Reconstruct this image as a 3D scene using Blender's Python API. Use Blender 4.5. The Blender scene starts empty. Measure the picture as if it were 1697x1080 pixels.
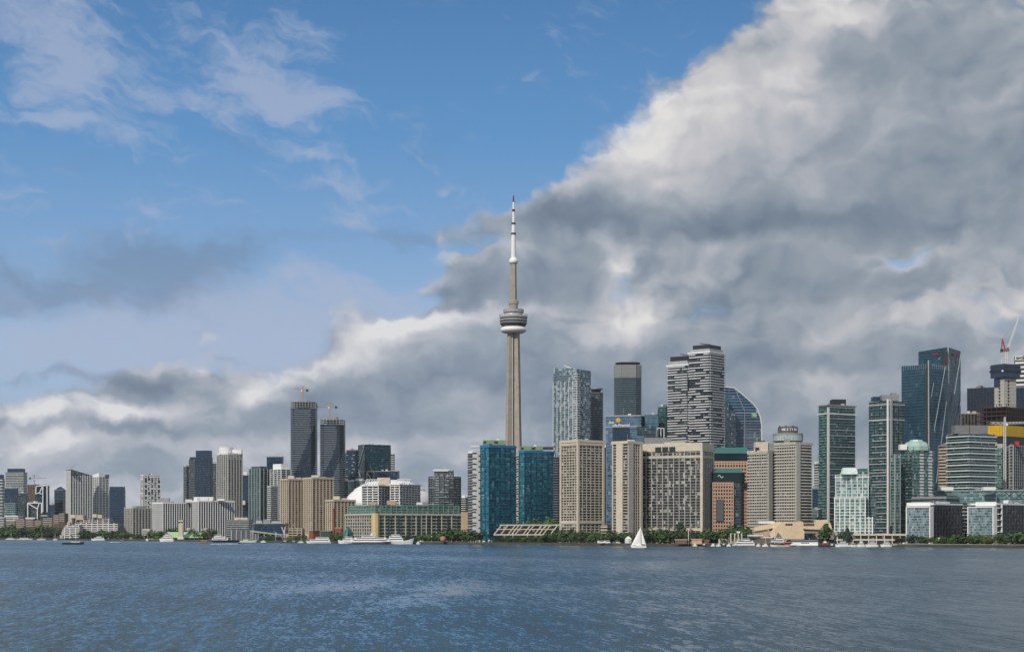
import bpy, math, random
from mathutils import Vector, Matrix
random.seed(7)
scene = bpy.context.scene
# ------------------------------------------------------------------ camera
F, CX, HY, CH = 2780.0, 848.5, 880.0, 14.0        # focal length, centre column, horizon row, eye height
cam_d = bpy.data.cameras.new("camera")
cam = bpy.data.objects.new("camera", cam_d)
scene.collection.objects.link(cam)
cam.location = (0, 0, CH)
cam.rotation_euler = (math.radians(90), 0, 0)
cam_d.sensor_width = 36.0
cam_d.lens = 36.0 * F / 1697.0
cam_d.shift_y = (HY - 540.0) / 1697.0
cam_d.clip_start = 1.0
cam_d.clip_end = 90000.0
scene.camera = cam
scene.view_settings.view_transform = 'Standard'
scene.view_settings.look = 'None'
scene.view_settings.exposure = 0.0
scene.view_settings.gamma = 1.0
scene.cycles.max_bounces = 5
scene.cycles.diffuse_bounces = 2
scene.cycles.glossy_bounces = 3
scene.cycles.transmission_bounces = 2
scene.cycles.transparent_max_bounces = 4
scene.cycles.caustics_reflective = False
scene.cycles.caustics_refractive = False
# ------------------------------------------------------------------ sun
SUN = Vector((-0.40, -0.66, 0.60)).normalized()
sun_d = bpy.data.lights.new("sun", 'SUN')
sun_d.energy = 3.4
sun_d.angle = math.radians(0.5)
sun_d.color = (1.0, 0.93, 0.82)
sun = bpy.data.objects.new("sun", sun_d)
scene.collection.objects.link(sun)
sun.rotation_euler = SUN.to_track_quat('Z', 'Y').to_euler()

# ------------------------------------------------------------------ node helper
def lin(r, g, b):
    def c(v):
        v /= 255.0
        return v / 12.92 if v <= 0.04045 else ((v + 0.055) / 1.055) ** 2.4
    return (c(r), c(g), c(b))

class NT:
    """tiny expression helper round a node tree"""
    def __init__(s, tree):
        s.t = tree; s.n = tree.nodes; s.l = tree.links
    def put(s, sock, v):
        if isinstance(v, bpy.types.NodeSocket): s.l.new(v, sock)
        elif isinstance(v, (tuple, list)):
            sock.default_value = tuple(v) + (1.0,) if len(sock.default_value) == 4 and len(v) == 3 else tuple(v)
        else:
            try: sock.default_value = v
            except TypeError: sock.default_value = (v, v, v)
    def m(s, op, a, b=None, c=None, clamp=False):
        n = s.n.new('ShaderNodeMath'); n.operation = op; n.use_clamp = clamp
        s.put(n.inputs[0], a)
        if b is not None: s.put(n.inputs[1], b)
        if c is not None: s.put(n.inputs[2], c)
        return n.outputs[0]
    def add(s, *a):
        r = a[0]
        for x in a[1:]: r = s.m('ADD', r, x)
        return r
    def mul(s, *a):
        r = a[0]
        for x in a[1:]: r = s.m('MULTIPLY', r, x)
        return r
    def v(s, op, a, b=None, scale=None, out=0):
        n = s.n.new('ShaderNodeVectorMath'); n.operation = op
        s.put(n.inputs[0], a)
        if b is not None: s.put(n.inputs[1], b)
        if scale is not None: s.put(n.inputs['Scale'], scale)
        return n.outputs['Value'] if out else n.outputs[0]
    def xyz(s, a):
        n = s.n.new('ShaderNodeSeparateXYZ'); s.put(n.inputs[0], a); return n.outputs
    def vec(s, x, y, z=0.0):
        n = s.n.new('ShaderNodeCombineXYZ')
        s.put(n.inputs[0], x); s.put(n.inputs[1], y); s.put(n.inputs[2], z); return n.outputs[0]
    def mix(s, f, a, b, kind='MIX'):
        n = s.n.new('ShaderNodeMix'); n.data_type = 'RGBA'; n.blend_type = kind
        s.put(n.inputs[0], f); s.put(n.inputs[6], a); s.put(n.inputs[7], b); return n.outputs[2]
    def smooth(s, x, a, b):
        n = s.n.new('ShaderNodeMapRange'); n.interpolation_type = 'SMOOTHSTEP'; n.clamp = True
        s.put(n.inputs[0], x); s.put(n.inputs[1], a); s.put(n.inputs[2], b)
        n.inputs[3].default_value = 0.0; n.inputs[4].default_value = 1.0
        return n.outputs[0]
    def lerp(s, x, a, b, c=0.0, d=1.0):
        n = s.n.new('ShaderNodeMapRange'); n.clamp = True
        s.put(n.inputs[0], x); s.put(n.inputs[1], a); s.put(n.inputs[2], b)
        s.put(n.inputs[3], c); s.put(n.inputs[4], d)
        return n.outputs[0]
    def noise(s, v, scale, detail=4.0, rough=0.5, color=False, dim='3D', lac=2.0, dist=0.0):
        n = s.n.new('ShaderNodeTexNoise'); n.noise_dimensions = dim
        s.put(n.inputs['Vector'], v); n.inputs['Scale'].default_value = scale
        n.inputs['Detail'].default_value = detail; n.inputs['Roughness'].default_value = rough
        n.inputs['Lacunarity'].default_value = lac; n.inputs['Distortion'].default_value = dist
        return n.outputs['Color'] if color else n.outputs['Fac']
    def vor(s, v, scale, detail=2.0, rough=0.5, smooth=0.35):
        n = s.n.new('ShaderNodeTexVoronoi'); n.voronoi_dimensions = '2D'; n.feature = 'SMOOTH_F1'; n.normalize = True
        s.put(n.inputs['Vector'], v); n.inputs['Scale'].default_value = scale; n.inputs['Detail'].default_value = detail
        n.inputs['Roughness'].default_value = rough; n.inputs['Smoothness'].default_value = smooth; return n.outputs['Distance']
    def white(s, v):
        n = s.n.new('ShaderNodeTexWhiteNoise'); n.noise_dimensions = '3D'; s.put(n.inputs['Vector'], v); return n.outputs
    def map(s, v, loc=(0, 0, 0), rot=0.0, scale=(1, 1, 1), kind='TEXTURE'):
        n = s.n.new('ShaderNodeMapping'); n.vector_type = kind
        s.put(n.inputs[0], v); n.inputs[1].default_value = loc
        n.inputs[2].default_value = (0, 0, rot); n.inputs[3].default_value = scale; return n.outputs[0]
    def ramp(s, x, stops):
        n = s.n.new('ShaderNodeValToRGB'); s.put(n.inputs[0], x)
        cr = n.color_ramp; cr.interpolation = 'LINEAR'
        cr.elements[0].position = stops[0][0]; cr.elements[0].color = stops[0][1] + (1,)
        cr.elements[1].position = stops[-1][0]; cr.elements[1].color = stops[-1][1] + (1,)
        for p, c in stops[1:-1]:
            e = cr.elements.new(p); e.color = c + (1,)
        return n.outputs[0]
# ------------------------------------------------------------------ sky: Nishita blue with cloud banks laid out by azimuth and elevation
world = bpy.data.worlds.new("World")
scene.world = world
world.use_nodes = True
W = NT(world.node_tree)
for n in list(W.n): W.n.remove(n)
geo = W.n.new('ShaderNodeTexCoord').outputs['Generated']
D = W.v('NORMALIZE', geo)
dx, dy, dz = W.xyz(D)
hor = W.m('MAXIMUM', W.m('SQRT', W.add(W.mul(dx, dx), W.mul(dy, dy))), 0.02)
AZ = W.mul(W.m('ARCTAN2', dx, dy), F / 100.0)                 # azimuth, in units of 2.06 degrees
EL = W.m('MINIMUM', W.mul(W.m('DIVIDE', dz, hor), F / 100.0), 60.0)
def ang(px, py):
    a = math.atan((px - CX) / F)
    return (a * F / 100.0, (HY - py) / F * math.cos(a) * F / 100.0)
P0 = W.vec(AZ, EL, 0.0)
# domain warp
w1 = W.v('SUBTRACT', W.noise(W.v('ADD', P0, (3.1, 7.7, 1.3)), 0.55, 3, 0.5, True, '2D'), (0.5, 0.5, 0.5))
w2 = W.v('SUBTRACT', W.noise(W.v('ADD', P0, (13.1, 2.7, 5.3)), 2.3, 4, 0.55, True, '2D'), (0.5, 0.5, 0.5))
PW = W.v('ADD', W.v('ADD', P0, W.v('SCALE', w1, scale=0.95)), W.v('SCALE', w2, scale=0.30))
def blob(p, px, py, rx, ry, rot=0.0, sharp=1.0):
    """soft ellipse centred on a direction; rot in degrees, counter-clockwise as seen"""
    ax, ey = ang(px, py)
    q = W.map(p, (ax, ey, 0), math.radians(rot), (rx / 100.0, ry / 100.0, 1.0))
    r2 = W.v('DOT_PRODUCT', q, q, out=1)
    return W.m('EXPONENT', W.mul(r2, -1.0))
def field(p, items):
    tot = None
    for it in items:
        q = p if tot is None else W.v('SCALE', p, scale=W.m('MULTIPLY_ADD', tot, 1e-9, 1.0))   # keeps evaluation in sequence
        g = W.mul(blob(q, *it[1:]), it[0])
        tot = g if tot is None else W.m('ADD', tot, g)
    return tot
# cloud amount: (weight, px, py, rx, ry, rot)
AMT = [
 (1.35, 1350, 110, 150, 130, 30), (1.05, 1140, 230, 150, 85, 30), (1.5, 1600, 150, 300, 230, 0), (1.15, 1250, 320, 330, 80, 0), (0.5, 1230, 150, 70, 50, 40),
 (0.85, 1000, 335, 120, 50, 15), (0.7, 900, 370, 190, 26, 3),
 (1.0, 1620, 380, 260, 90, 0), (0.85, 1130, 440, 330, 80, 0), (1.0, 1330, 570, 450, 130, 0), (1.3, 1300, 720, 700, 130, 0),
 (0.8, 900, 455, 120, 70, 10), (0.85, 765, 468, 55, 40, 0),
 (1.45, 760, 600, 150, 80, 0), (1.1, 590, 665, 90, 75, 0), (1.3, 900, 720, 500, 110, 0), (0.75, 850, 535, 120, 50, 0),
 (0.75, 400, 655, 110, 34, 0), (0.95, 258, 650, 62, 36, 0), (1.1, 470, 765, 420, 85, 0), (0.9, 90, 775, 260, 75, 0), (0.45, 60, 695, 120, 24, 0), (0.4, 200, 705, 90, 18, 0),
 (1.3, 850, 860, 1500, 90, 0),
 (-1.1, 870, 285, 95, 50, 15), (-0.7, 950, 190, 60, 45, 30), (0.5, 1225, 80, 50, 50, 0), (-0.5, 700, 500, 70, 22, 20), (-0.35, 780, 400, 80, 20, 0), (-1.25, 1480, 428, 66, 26, 8), (-0.6, 1020, 455, 30, 50, 20), (-0.4, 1190, 440, 30, 26, 0), (-0.5, 960, 395, 60, 20, 0),
]
# light and dark of the cloud masses
LUM = [
 (0.62, 1400, 20, 80, 45, 10), (0.42, 1280, 100, 150, 65, 42), (0.36, 1150, 195, 140, 55, 30), (0.36, 1240, 200, 180, 70, 10), (0.28, 1060, 240, 70, 45, 30),
 (-0.20, 1390, 90, 40, 32, 0), (-0.24, 1600, 60, 150, 80, 0), (0.05, 1500, 170, 160, 60, 0), (0.16, 1150, 300, 170, 34, 0), (0.10, 1350, 260, 140, 50, 0),
 (-0.40, 1240, 375, 240, 24, 2), (-0.26, 1640, 300, 130, 90, 0), (-0.20, 1500, 370, 260, 36, 0), (-0.28, 930, 380, 150, 22, 0), (-0.3, 650, 385, 220, 20, 0),
 (-0.30, 880, 460, 90, 42, 0), (-0.45, 750, 470, 50, 36, 0), (-0.28, 1290, 460, 130, 45, 0), (0.60, 1050, 520, 55, 36, 0), (0.40, 1018, 450, 26, 50, -20), (0.30, 920, 520, 90, 22, 0),
 (0.28, 1190, 450, 50, 26, 20), (0.25, 970, 560, 110, 40, 0), (-0.35, 1490, 465, 80, 30, 0), (0.34, 1450, 535, 90, 35, 15), (0.30, 1620, 500, 120, 50, 10), (0.25, 1520, 425, 60, 14, 10),
 (-0.22, 1180, 600, 170, 22, 3), (-0.22, 1420, 590, 230, 22, 0), (0.26, 1330, 640, 150, 24, 0), (-0.22, 900, 640, 120, 40, 0), (-0.22, 1420, 700, 200, 30, 0),
 (0.75, 755, 528, 120, 20, 10), (0.60, 640, 560, 50, 24, 25), (0.22, 790, 570, 60, 25, 0), (-0.36, 760, 625, 110, 26, 4), (0.45, 560, 605, 60, 20, 10), (-0.05, 600, 690, 100, 30, 0),
 (0.35, 640, 600, 40, 26, 0), (1.05, 450, 648, 50, 22, 30), (-0.62, 250, 648, 52, 32, 0), (0.9, 205, 692, 60, 18, 0), (0.65, 70, 692, 70, 20, 0), (0.40, 310, 690, 60, 18, 0), (0.2, 380, 650, 60, 26, 0),
 (0.60, 50, 745, 100, 16, 0), (-0.25, 150, 722, 150, 10, 0), (-0.18, 400, 725, 160, 12, 0), (0.22, 420, 750, 160, 14, 0), (-0.14, 150, 785, 260, 14, 0), (-0.16, 620, 790, 320, 30, 0), (0.42, 200, 800, 460, 60, 0), (0.25, 650, 770, 200, 50, 0), (-0.08, 1350, 540, 420, 200, 0), (0.22, 900, 740, 260, 40, 0), (0.2, 1330, 690, 160, 40, 0),
 (-0.42, 235, 450, 130, 50, 0), (-0.42, 30, 485, 130, 50, 0), (-0.35, 120, 632, 180, 20, 0), (-0.20, 820, 735, 160, 36, 0),
 (0.15, 600, 735, 300, 12, 0), (-0.2, 1040, 690, 120, 36, 0),
]
px_, py_, _ = W.xyz(PW)
# layers lie closer together towards the horizon
py2 = W.add(py_, W.mul(W.m('SUBTRACT', 1.0, W.m('EXPONENT', W.mul(W.m('MAXIMUM', py_, -1.0), -0.8))), 2.6))
SQ = W.map(W.vec(px_, py2, 0.0), scale=(1.35, 1.0, 1.0), kind='TEXTURE')
n_big = W.noise(SQ, 0.62, 5, 0.50, dim='2D')
n_fine = W.noise(SQ, 2.6, 4, 0.55, dim='2D')
v_a = W.vor(SQ, 1.15, 2.0, 0.55)
v_b = W.vor(W.v('ADD', SQ, (-0.15, 0.20, 0.0)), 1.15, 2.0, 0.55)
amt = W.add(field(PW, AMT), W.mul(W.m('SUBTRACT', n_big, 0.5), 2.0), W.mul(W.m('SUBTRACT', n_fine, 0.5), 0.60), W.mul(W.m('SUBTRACT', 0.42, v_a), 0.75), -0.60)
# outside the view: bright broken cloud added to lift shadows and grey the water
cloud_fill = W.smooth(W.add(W.m('ABSOLUTE', AZ), W.mul(W.m('ABSOLUTE', EL), 0.9)), 13.0, 20.0)
amt = W.add(amt, W.mul(cloud_fill, 0.85))
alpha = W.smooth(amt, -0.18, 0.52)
relief = W.add(W.mul(W.m('SUBTRACT', v_b, v_a), 0.85), W.mul(W.m('SUBTRACT', 0.42, v_a), 0.30))
core = W.smooth(amt, 0.1, 1.5)
lum = W.add(0.56, W.mul(field(PW, LUM), 0.60), W.mul(relief, W.lerp(core, 0, 1, 1.15, 0.34)), W.mul(core, -0.10), W.mul(W.m('SUBTRACT', n_fine, 0.5), W.lerp(core, 0, 1, 0.34, 0.16)), W.mul(W.m('SUBTRACT', n_big, 0.5), 0.75), W.mul(cloud_fill, 0.2))
ccol = W.ramp(lum, [(0.0, lin(98, 113, 132)), (0.26, lin(124, 137, 153)), (0.52, lin(152, 161, 172)), (0.78, lin(193, 193, 198)), (1.0, lin(225, 223, 221))])
ccol = W.mix(W.smooth(AZ, -1.0, 3.5), W.mix(1.0, ccol, (0.97, 1.0, 1.04), 'MULTIPLY'), ccol)
# blue behind
sky = W.n.new('ShaderNodeTexSky'); sky.sky_type = 'NISHITA'; sky.sun_disc = False
sky.sun_elevation = math.asin(SUN.z); sky.sun_rotation = math.atan2(SUN.x, SUN.y)
sky.altitude = 80.0; sky.air_density = 1.0; sky.dust_density = 0.6; sky.ozone_density = 1.5
nish = W.mix(1.0, sky.outputs[0], (0.085, 0.092, 0.115), 'MULTIPLY')
grad = W.ramp(W.m('DIVIDE', EL, 9.0), [(0.0, lin(150, 166, 192)), (0.33, lin(160, 185, 214)), (0.5, lin(126, 165, 206)), (0.72, lin(90, 145, 196)), (1.0, lin(70, 122, 174))])
blue = W.mix(0.85, nish, grad)
# veils of thin high cloud
V = W.map(PW, rot=math.radians(-14), scale=(1.9, 0.8, 1.0))
nv = W.noise(V, 0.9, 5, 0.52, dim='2D')
THIN = [(1.05, 200, 125, 110, 60, -25), (0.9, 90, 110, 70, 60, -40), (1.0, 420, 110, 120, 55, -25), (1.0, 480, 165, 130, 30, -8), (1.1, 130, 220, 160, 20, -8), (0.9, 520, 250, 100, 18, -16), (0.6, 60, 30, 140, 45, 0), (0.6, 500, 40, 50, 18, 0), (0.6, 290, 10, 60, 20, 0),
        (0.8, 30, 312, 70, 12, -5), (0.8, 600, 350, 60, 34, -5), (0.6, 250, 352, 60, 22, 0), (1.3, 420, 525, 360, 55, 3), (0.9, 550, 460, 100, 30, -10), (0.6, 150, 405, 100, 18, 0),
        (1.1, 300, 590, 560, 60, 0), (0.6, 500, 296, 120, 10, -4), (0.5, 640, 300, 60, 12, 0), (0.6, 380, 215, 60, 30, -40)]
nv2 = W.noise(V, 3.2, 4, 0.6, dim='2D')
thin = W.m('MULTIPLY', W.smooth(W.add(field(PW, THIN), W.mul(W.m('SUBTRACT', nv, 0.5), 1.7), W.mul(W.m('SUBTRACT', nv2, 0.5), 1.7)), 0.12, 1.40), 0.66)
base = W.mix(thin, blue, lin(170, 181, 206))
VEIL = [(1.1, 245, 450, 120, 48, -4), (0.9, 60, 468, 140, 30, -8), (0.8, 5, 515, 50, 26, 0), (0.7, 120, 632, 200, 16, 2), (0.55, 640, 388, 230, 22, 3), (0.5, 370, 425, 120, 30, 0), (0.4, 400, 598, 60, 8, 0), (0.35, 120, 280, 60, 30, 0), (0.3, 400, 240, 70, 26, 0), (0.35, 720, 240, 50, 24, 30)]
veil = W.m('MULTIPLY', W.smooth(W.add(field(PW, VEIL), W.mul(W.m('SUBTRACT', n_big, 0.5), 0.8), W.mul(W.m('SUBTRACT', nv2, 0.5), 0.7)), 0.10, 1.05), 0.55)
base = W.mix(veil, base, lin(108, 128, 156))
below = W.smooth(EL, -0.4, 0.0)
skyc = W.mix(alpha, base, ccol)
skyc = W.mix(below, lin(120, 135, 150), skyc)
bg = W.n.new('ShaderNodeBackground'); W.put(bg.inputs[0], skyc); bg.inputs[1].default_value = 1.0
wo = W.n.new('ShaderNodeOutputWorld'); W.l.new(bg.outputs[0], wo.inputs[0])
world.cycles.sampling_method = 'MANUAL'
world.cycles.sample_map_resolution = 512
# ------------------------------------------------------------------ mesh helper
COL = scene.collection
def tagp(o, label=None, cat=None, group=None, kind=None):
    if label: o["label"] = label
    if cat: o["category"] = cat
    if group: o["group"] = group
    if kind: o["kind"] = kind
    return o
def X(px, Y): return (px - CX) / F * Y
def Z(py, Y): return CH + (HY - py) / F * Y
class MB:
    def __init__(s): s.v = []; s.f = []; s.uv = []; s.mi = []
    def face(s, pts, uvs=None, m=0):
        i = len(s.v); s.v += [tuple(p) for p in pts]
        s.f.append(tuple(range(i, i + len(pts)))); s.mi.append(m)
        if uvs is None: uvs = [(p[0] + p[1] * 0.5, p[2]) for p in pts]
        s.uv += uvs
    def taper(s, p0, z0, p1, z1, cap=True, bottom=True, m=0, mt=None):
        n = len(p0); u = 0.0
        z0s = z0 if isinstance(z0, (list, tuple)) else [z0] * n
        z1s = z1 if isinstance(z1, (list, tuple)) else [z1] * n
        i = len(s.v)
        s.v += [(p0[k][0], p0[k][1], z0s[k]) for k in range(n)] + [(p1[k][0], p1[k][1], z1s[k]) for k in range(n)]
        for k in range(n):
            j = (k + 1) % n
            d = math.hypot(p0[j][0] - p0[k][0], p0[j][1] - p0[k][1])
            s.f.append((i + k, i + j, i + n + j, i + n + k)); s.mi.append(m)
            s.uv += [(u, z0s[k]), (u + d, z0s[j]), (u + d, z1s[j]), (u, z1s[k])]
            u += math.ceil(d / 6.0 + 1) * 6.0 if False else d
        if cap:
            s.f.append(tuple(i + n + k for k in range(n))); s.mi.append(m if mt is None else mt); s.uv += [(p1[k][0], p1[k][1]) for k in range(n)]
        if bottom:
            s.f.append(tuple(i + k for k in reversed(range(n)))); s.mi.append(m); s.uv += [(p0[k][0], p0[k][1]) for k in reversed(range(n))]
    def prism(s, poly, z0, z1, **k): s.taper(poly, z0, poly, z1, **k)
    def box(s, cx, cy, z0, sx, sy, z1, rot=0.0, **k):
        c, q = math.cos(rot), math.sin(rot)
        pts = [(cx + a * sx / 2 * c - b * sy / 2 * q, cy + a * sx / 2 * q + b * sy / 2 * c) for a, b in ((-1, -1), (1, -1), (1, 1), (-1, 1))]
        s.prism(pts, z0, z1, **k)
    def beam(s, p, q, w, h=None, m=0):
        h = h or w; p = Vector(p); q = Vector(q); d = (q - p)
        if d.length < 1e-6: return
        d.normalize(); up = Vector((0, 0, 1)) if abs(d.z) < 0.95 else Vector((0, 1, 0))
        a = d.cross(up).normalized() * (w / 2); b = a.cross(d).normalized() * (h / 2)
        i = len(s.v)
        for c in (p, q): s.v += [tuple(c - a - b), tuple(c + a - b), tuple(c + a + b), tuple(c - a + b)]
        for f in ((3, 2, 1, 0), (4, 5, 6, 7), (0, 1, 5, 4), (1, 2, 6, 5), (2, 3, 7, 6), (3, 0, 4, 7)):
            s.f.append(tuple(i + k for k in f)); s.mi.append(m); s.uv += [(0, 0), (w, 0), (w, w), (0, w)]
    def lathe(s, prof, n=24, cx=0.0, cy=0.0, m=0, smooth=False):
        i = len(s.v)
        for r, z in prof:
            for k in range(n):
                a = 2 * math.pi * k / n; s.v.append((cx + r * math.cos(a), cy + r * math.sin(a), z))
        for j in range(len(prof) - 1):
            for k in range(n):
                k2 = (k + 1) % n; a0 = 2 * math.pi * k / n * prof[j][0]; a1 = 2 * math.pi * (k + 1) / n * prof[j][0]
                s.f.append((i + j * n + k, i + j * n + k2, i + (j + 1) * n + k2, i + (j + 1) * n + k)); s.mi.append(m)
                s.uv += [(a0, prof[j][1]), (a1, prof[j][1]), (a1, prof[j + 1][1]), (a0, prof[j + 1][1])]
        t = i + (len(prof) - 1) * n
        s.f.append(tuple(t + k for k in range(n))); s.mi.append(m); s.uv += [(0, 0)] * n
        s.f.append(tuple(i + k for k in reversed(range(n)))); s.mi.append(m); s.uv += [(0, 0)] * n
    def mesh(s, name, mats):
        me = bpy.data.meshes.new(name); me.from_pydata(s.v, [], s.f)
        if not isinstance(mats, (list, tuple)): mats = [mats]
        for x in mats: me.materials.append(x)
        if len(mats) > 1: me.polygons.foreach_set('material_index', s.mi)
        uvl = me.uv_layers.new(name='UVMap')
        uvl.data.foreach_set('uv', [c for t in s.uv for c in t])
        me.update(); return me
    def build(s, name, mats, parent=None, loc=(0, 0, 0), label=None, smooth=False):
        me = s.mesh(name, mats)
        if smooth: me.polygons.foreach_set('use_smooth', [True] * len(me.polygons))
        return link(name, me, parent, loc, 0.0, label)
def link(name, me, parent=None, loc=(0, 0, 0), rz=0.0, label=None):
    o = bpy.data.objects.new(name, me); COL.objects.link(o); o.parent = parent
    o.location = loc; o.rotation_euler = (0, 0, rz)
    if label: o["label"] = label
    return o
def thing(name, label, cat, loc, group=None, rz=0.0):
    o = bpy.data.objects.new(name, None); COL.objects.link(o); o.location = loc; o.rotation_euler = (0, 0, rz)
    o.empty_display_size = 5.0
    return tagp(o, label, cat, group)

# ------------------------------------------------------------------ materials
_mats = {}
def mat(name, col, rough=0.8, met=0.0, vary=0.12, scale=0.25, bump=0.0, spec=0.5):
    if name in _mats: return _mats[name]
    m = bpy.data.materials.new(name); m.use_nodes = True; T = NT(m.node_tree); b = T.n['Principled BSDF']
    co = T.n.new('ShaderNodeTexCoord').outputs['Object']
    nz = T.noise(co, scale, 5, 0.6)
    c = T.mix(T.lerp(nz, 0.3, 0.7), tuple(x * (1 - vary) for x in col), tuple(min(1, x * (1 + vary)) for x in col))
    T.put(b.inputs['Base Color'], c); b.inputs['Roughness'].default_value = rough; b.inputs['Metallic'].default_value = met
    b.inputs['Specular IOR Level'].default_value = spec
    if bump:
        bn = T.n.new('ShaderNodeBump'); bn.inputs['Distance'].default_value = bump; T.put(bn.inputs['Height'], T.noise(co, scale * 6, 4, 0.6)); T.l.new(bn.outputs[0], b.inputs['Normal'])
    _mats[name] = m; return m
def fac(name, a, b2, pw=1.5, ph=3.0, sp=0.25, spc=(0.2, 0.2, 0.2), lp=0.08, lc=(0.45, 0.45, 0.42), met=0.35, rough=0.12, mw=0.0, mc=(0.3, 0.3, 0.3), tilt=0.05, big=0.0):
    """a glazed front: panes that differ from one another, spandrel strips and mullions, laid out in metres along the wall"""
    if name in _mats: return _mats[name]
    m = bpy.data.materials.new(name); m.use_nodes = True; T = NT(m.node_tree); b = T.n['Principled BSDF']
    uv = T.n.new('ShaderNodeTexCoord').outputs['UV']
    u, v, _ = T.xyz(uv)
    su = T.m('DIVIDE', u, pw); sv = T.m('DIVIDE', v, ph)
    cell = T.vec(T.m('FLOOR', su), T.m('FLOOR', sv), 0.0)
    wn = T.white(cell); r1 = wn['Value']; rc = wn['Color']
    r2 = T.white(T.v('ADD', cell, (17.3, 5.1, 2.2)))['Value']
    col = T.mix(r1, a, b2)
    if big:
        col = T.mix(T.mul(T.lerp(T.noise(uv, 0.03, 3, 0.6), 0.35, 0.65), big), col, b2)
    pale_pane = T.m('LESS_THAN', r2, lp)  # panes picked at random to be paler, like drawn blinds
    col = T.mix(T.mul(pale_pane, T.lerp(r1, 0, 1, 0.35, 1.0)), col, lc)
    solid = None
    if sp > 0:
        solid = T.m('LESS_THAN', T.m('FRACT', sv), sp)
        col = T.mix(solid, col, spc)
    if mw > 0:
        mu = T.m('LESS_THAN', T.m('FRACT', su), mw / pw)
        col = T.mix(mu, col, mc); solid = mu if solid is None else T.m('MAXIMUM', solid, mu)
    if solid is None: solid = 0.0
    T.put(b.inputs['Base Color'], col)
    T.put(b.inputs['Roughness'], T.lerp(solid, 0, 1, rough, 0.65) if not isinstance(solid, float) else rough)
    T.put(b.inputs['Metallic'], T.lerp(solid, 0, 1, met, 0.0) if not isinstance(solid, float) else met)
    if tilt:
        nrm = T.n.new('ShaderNodeNewGeometry').outputs['Normal']
        off = T.v('SCALE', T.v('SUBTRACT', rc, (0.5, 0.5, 0.5)), scale=tilt)
        T.put(b.inputs['Normal'], T.v('NORMALIZE', T.v('ADD', nrm, off)))
    _mats[name] = m; return m

# ------------------------------------------------------------------ water
wm = bpy.data.materials.new("lake_water"); wm.use_nodes = True; T = NT(wm.node_tree); b = T.n['Principled BSDF']
pos = T.n.new('ShaderNodeNewGeometry').outputs['Position']
patch = T.noise(T.map(pos, rot=math.radians(28), scale=(1.0, 3.2, 1.0)), 0.0060, 5, 0.64)
def wn(sx_, sy_, off_, d=3.0, r=0.6):
    return T.m('SUBTRACT', T.noise(T.v('ADD', T.map(pos, rot=math.radians(6), scale=(sx_, sy_, 1.0)), (off_, off_ * 0.7, 0)), 1.0, d, r), 0.5)
# wave groups: short ripples near by, longer and longer trains farther out
a0 = wn(0.28, 1.2, 19.0); a1 = wn(0.6, 3.0, 3.0); a2 = wn(1.3, 7.5, 11.0); a3 = wn(3.0, 26.0, 27.0); a4 = wn(8.0, 90.0, 41.0)
# two smooth slicks of calmer, paler water
def slick(cx_, cy_, rx_, ry_, rot_):
    q_ = T.map(T.v('ADD', pos, T.v('SCALE', T.v('SUBTRACT', T.noise(pos, 0.045, 4, 0.65, True), (0.5, 0.5, 0.5)), scale=26.0)), (cx_, cy_, 0), math.radians(rot_), (rx_, ry_, 1000.0))
    return T.m('EXPONENT', T.mul(T.v('DOT_PRODUCT', q_, q_, out=1), -1.0))
slk = T.add(slick(-17, 385, 7, 95, -4), slick(-48, 415, 12, 45, -8), T.mul(slick(60, 700, 30, 120, -20), 0.6))
calm = T.add(T.lerp(patch, 0.44, 0.70, 0.0, 0.8), T.mul(slk, 1.1))
wave = T.add(T.mul(a0, 0.8), T.mul(a1, 0.9), T.mul(a2, 0.8), T.mul(a3, 0.65), T.mul(a4, 0.3), T.mul(calm, -0.15))
dk = T.smooth(wave, -0.20, 0.32)
nrm = T.v('NORMALIZE', T.vec(T.add(T.mul(a1, 0.35), T.mul(a2, 0.2)), T.add(T.mul(dk, -0.36), T.mul(calm, 0.015), -0.065), 1.0))
T.l.new(nrm, b.inputs['Normal'])
T.put(b.inputs['Base Color'], T.mix(T.lerp(patch, 0.35, 0.65), (0.024, 0.050, 0.064), (0.040, 0.072, 0.088)))
b.inputs['Roughness'].default_value = 0.13
b.inputs['IOR'].default_value = 1.333
S_ = 9500.0
wmb = MB()
wmb.face([(-S_, -3000, 0), (S_, -3000, 0), (S_, S_, 0), (-S_, S_, 0)])
tagp(wmb.build('water', wm), 'dark blue rippled lake water in front of the city', kind='structure')
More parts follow.
